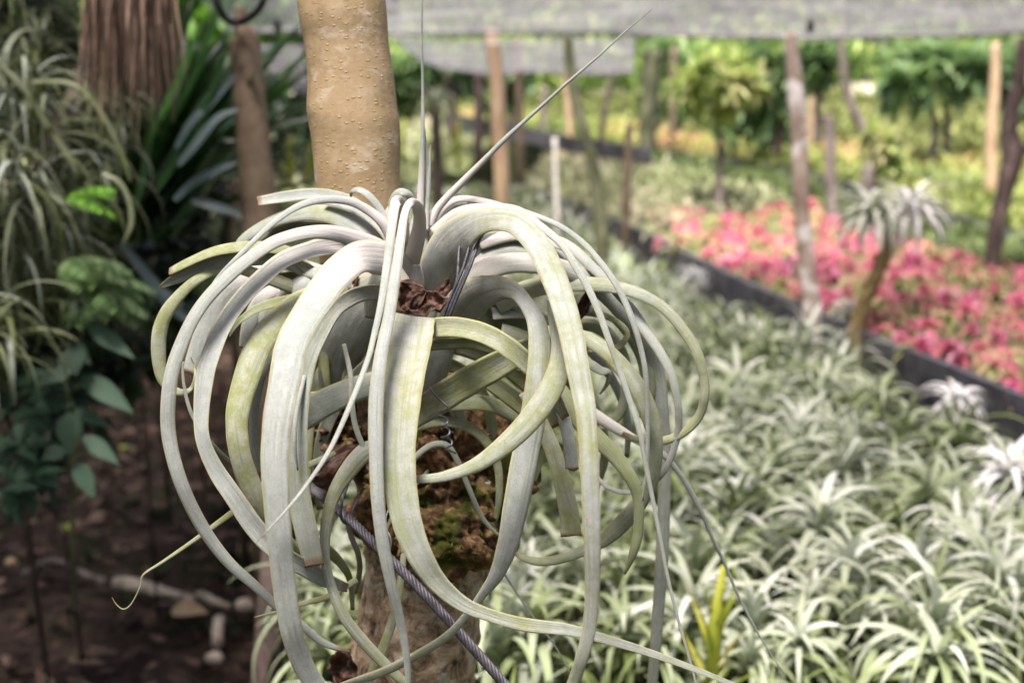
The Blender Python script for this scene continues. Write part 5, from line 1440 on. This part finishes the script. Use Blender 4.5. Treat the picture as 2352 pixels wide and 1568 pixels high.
for (P, w, lab) in (([(0, 150), (60, 210), (110, 290), (150, 350), (180, 400)], 15, 'long pale arching leaf crossing the dark trunk at left'),
               ([(60, 190), (150, 190), (200, 220), (250, 290), (285, 370), (300, 420)], 13, 'yellow green arching leaf under the brown fibres'),
               ([(235, 400), (275, 420), (298, 470), (300, 520), (280, 560)], 11, 'yellowish hooked leaf before the dark palm')):
    q = [(a, b, 2.75, w) for a, b in P]; q[-1] = (*q[-1][:3], 3)
    o = ribbon(q, 0.5, 0.12, mat=M_LONG, parent=None, name='arching_leaf', wob=0)
    o.parent = None; o.matrix_parent_inverse = Matrix.Identity(4)
    tag(o, lab, 'leaf')

# ferns and bright herbs
def fern(c, n, L, mat, rnd, label, az, e=0.5):
    e_ = empty('fern', c, label, 'fern'); m = MB()
    for i in range(n):
        a = rnd.uniform(*az); el = e + rnd.uniform(-.3, .4)
        p = c.copy(); d = Vector((cos(a) * cos(el), sin(a) * cos(el), sin(el))); pts_ = []
        for k in range(12):
            pts_.append(p.copy()); p = p + d * (L / 12); d = (d + Vector((0, 0, -0.1))).normalized()
        m.tube(pts_, 0.002, 4, tint=.3)
        for k in range(2, 12):
            for s_ in (-1, 1):
                dr = (Vector((-sin(a), cos(a), 0)) * s_ + d * 0.5).normalized()
                m.leaf(pts_[k], dr, Vector((0, 0, 1)), L * .34 * sin(pi * (k + 1) / 14), L * .09, rnd.random(), .2, 2)
    m.build('fronds', mat, e_)


fern(at(150, 455, 2.7), 5, 0.12, M_BRIGHT, rl, 'bright green fern fronds between the left air plants', (-1.0, 1.0), 0.3)
fern(at(150, 600, 2.8), 8, 0.15, M_GREEN, rl, 'green herb with narrow leaves below the fern', (-1.6, 1.2), 0.0)
fern(at(200, 640, 2.8), 8, 0.16, M_GREEN, rl, 'leafy green herb above the broad leaved shrub', (-1.6, 1.2), -0.1)

# broad leaved shrub
BS = empty('broad_leaf_shrub', at(165, 1110, 2.75), 'shrub with dark oval leaves at the lower left', 'shrub')
m = MB()
stemP = [at(165, 1100, 2.75), at(158, 1000, 2.75), at(155, 880, 2.74), at(160, 780, 2.73), at(140, 690, 2.72)]
m.tube([at(170, 1400, 2.75)] + stemP, [0.006, 0.005, 0.004, 0.004, 0.003, 0.002], 8)
m.build('stem', M_MOSSBARK, BS)
for (u0, v0, u1, v1, w) in ((160, 800, 172, 858, 64), (155, 790, 205, 830, 44), (200, 745, 305, 815, 42), (165, 850, 85, 872, 44), (60, 850, 150, 890, 36), (185, 860, 303, 940, 52), (105, 920, 165, 925, 30),
                            (170, 940, 250, 975, 30), (160, 945, 160, 1040, 62), (190, 1000, 270, 1060, 40), (150, 1030, 95, 1052, 44), (175, 1060, 215, 1140, 44), (40, 880, 90, 860, 30), (110, 985, 60, 960, 26)):
    m = MB(); d = rl.uniform(2.68, 2.8)
    a = at(u0, v0, d); b = at(u1, v1, d - 0.03); t = (b - a); L = t.length
    m.tube([at(158, (v0 + v1) / 2 - 20, 2.74), a], 0.0015, 5, tint=.2)
    m.leaf(a, t, (UP * 0.6 - FW).normalized(), L, w / F * d, rl.random(), 0.12, 8, fold=0.12, wp=0.75)
    m.build('leaf', M_BROAD, BS)

def bush(u, v, d, ru, rv, n, L, mat, label):
    c = at(u, v, d); e_ = empty('dark_bush', Vector((c.x, c.y, 0)), label, 'bush')
    rx = ru / F * d; rz = rv / F * d
    m = MB(); m2 = MB()
    for k in range(5):
        q = c + Vector((rl.uniform(-.6, .6) * rx, rl.uniform(-.1, .1), rl.uniform(-.3, .6) * rz))
        m2.tube([Vector((c.x, c.y + .1, -0.05)), c.lerp(q, .3) - Vector((0, 0, rz * .4)), q], [0.002, 0.002, 0.0015], 6)
    m2.build('stem', M_DARKBARK, e_)
    for i in range(n):
        a = rl.uniform(0, 6.28); q = sqrt(rl.random())
        p = c + Vector((rx * q * cos(a), rl.gauss(0, .12), rz * q * sin(a)))
        if noise.noise(p * 5) < -0.2: continue
        tn = rl.random()
        for k in range(3):
            m.leaf(p, Vector((rl.gauss(0, 1), rl.gauss(-.5, .6), rl.gauss(-.3, .6))), Vector((0, -0.5, 1)), L * rl.uniform(.6, 1.3), L * .38, tn, rl.uniform(.1, .6), 5, fold=.15, wp=.75)
    m.build('foliage', mat, e_)
bush(110, 820, 3.25, 190, 190, 150, 0.085, M_JUNGLE, 'dark bush behind the broad leaved shrub at the left')
bush(300, 720, 3.6, 130, 150, 110, 0.08, M_JUNGLE, 'dark bush between the sword leaves and the broad leaved shrub')
bush(40, 1000, 3.0, 120, 130, 90, 0.07, M_BROAD, 'low leafy bush at the lower left edge')
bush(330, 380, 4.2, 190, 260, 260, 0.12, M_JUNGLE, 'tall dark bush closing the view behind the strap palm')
bush(430, 640, 4.6, 110, 90, 80, 0.08, M_GREEN, 'light green bush behind the leaves at left of the brown post')
# litter, twigs, ferns on soil
m = MB()
for i in range(5200):
    y = rl.uniform(2.2, 7.5); x = rl.uniform(-3.6, -0.15 - 0.12 * y)
    p = Vector((x, y, 0.03 + 0.05 * noise.fractal(Vector((x * 1.2, y * 1.2, 0)), 1, 2, 4) + rl.uniform(-.02, 0.03)))
    a = rl.uniform(0, 6.28)
    m.leaf(p, Vector((cos(a), sin(a), rl.uniform(-.2, .3))), Vector((rl.gauss(0, .3), rl.gauss(0, .3), 1)), rl.uniform(0.03, 0.10), rl.uniform(0.015, 0.045), rl.random() ** 1.6 * 0.9, rl.uniform(-.3, .5), 3)
tag(m.build('leaf_litter', M_LITTER), 'dark leaf litter scattered over the soil at left', 'leaf litter', kind='stuff')
m = MB()
for i in range(420):
    y = rl.uniform(2.6, 6.0); x = rl.uniform(-2.6, -0.2 - 0.12 * y)
    if noise.noise(Vector((x * 2, y * 2, 5))) < 0.05: continue
    p = Vector((x, y, 0.02))
    for k in range(6):
        m.strap(p, rl.uniform(0, 6.28), rl.uniform(.6, 1.4), rl.uniform(-.4, .4), rl.uniform(.03, .07), 0.012, 3, rl.random(), tip=.2)
tag(m.build('weeds', M_JUNGLE), 'small green weeds sprouting from the dark soil', 'weeds', kind='stuff')


def gpt(u, v, z=0.05): return gp(u, v, z)
def stick(P, r, mat, label, name='broken_branch'):
    m = MB(); q = [gpt(u, v, 0.07) for u, v in P]
    s_ = catmull([tuple(x) for x in q], 6)
    s_ = [Vector(x) + Vector((0, 0, 0.02 * noise.noise(Vector(x) * 9))) for x in s_]
    m.tube(s_, [r * (0.85 - .35 * i / len(s_) + 0.25 * noise.noise(s_[i] * 14)) for i in range(len(s_))], 12, bump=0.5, bs=24)
    return tag(m.build(name, mat), label, 'branch')
stick([(265, 1333), (330, 1345), (390, 1362), (445, 1378)], 0.028, M_WHITE, 'pale peeled branch lying on the dark soil at lower left')
stick([(455, 1368), (490, 1378), (528, 1400)], 0.02, M_WHITE, 'short pale broken branch end beside the long peeled branch')
stick([(505, 1425), (498, 1475)], 0.022, M_WHITE, 'small pale stick below the peeled branch')
stick([(555, 1262), (600, 1268), (640, 1262)], 0.03, M_TANBARK, 'light brown log end behind the left leaves')
stick([(60, 1320), (120, 1285), (180, 1310), (240, 1340)], 0.018, M_GREYWOOD, 'curved grey stick on the soil at the far left')
for (u, v, r, lab) in ((563, 1390, 0.032, 'round pale stone right of the peeled branch'), (494, 1510, 0.024, 'small pale stone near the bottom'), (25, 1290, 0.02, 'small reddish stone on the soil at the left edge')):
    m = MB(); lump(m, gpt(u, v, 0.06), r, r * .8, r * .75, 0.2, 18, 14, u)
    tag(m.build('stone', M_WHITE if u != 25 else M_TANBARK), lab, 'stone')
for (u, v, L, a, lab, mt) in ((143, 1218, 0.09, 1.3, 'bright yellow fallen leaf on the dark soil', M_YBROM), (395, 1397, 0.12, -0.4, 'ochre fallen leaf below the peeled branch', M_TANBARK), (275, 1030, 0.05, 1, 'small yellow fallen leaf beyond the shrub', M_YBROM)):
    m = MB(); c = gpt(u, v, 0.09)
    m.leaf(c, Vector((cos(a), sin(a), 0.2)), Vector((0, -0.5, 1)), L, L * .55, .6, .2, 6)
    tag(m.build('fallen_leaf', mt), lab, 'fallen leaf')

# overhead crown of the left trees (shades the soil on the left)
m = MB()
for i in range(1200):
    c = Vector((rl.uniform(-5.2, -1.3), rl.uniform(0.6, 6.0), rl.uniform(2.9, 3.9)))
    tn = rl.random()
    for k in range(4):
        m.leaf(c + Vector((rl.gauss(0, .12), rl.gauss(0, .12), rl.gauss(0, .1))), Vector((rl.gauss(0, 1), rl.gauss(0, 1), rl.gauss(-.3, .3))), Vector((0, 0, 1)), rl.uniform(.16, .32), .11, tn, .3, 2)
cr = tag(m.build('canopy', M_JUNGLE), 'leaf canopy of the left hand jungle trees overhead', 'tree canopy', kind='stuff')

print('leaves', LEAVES, 'objects', len(bpy.data.objects), 'polys', sum(len(o.data.polygons) for o in bpy.data.objects if o.type == 'MESH'))
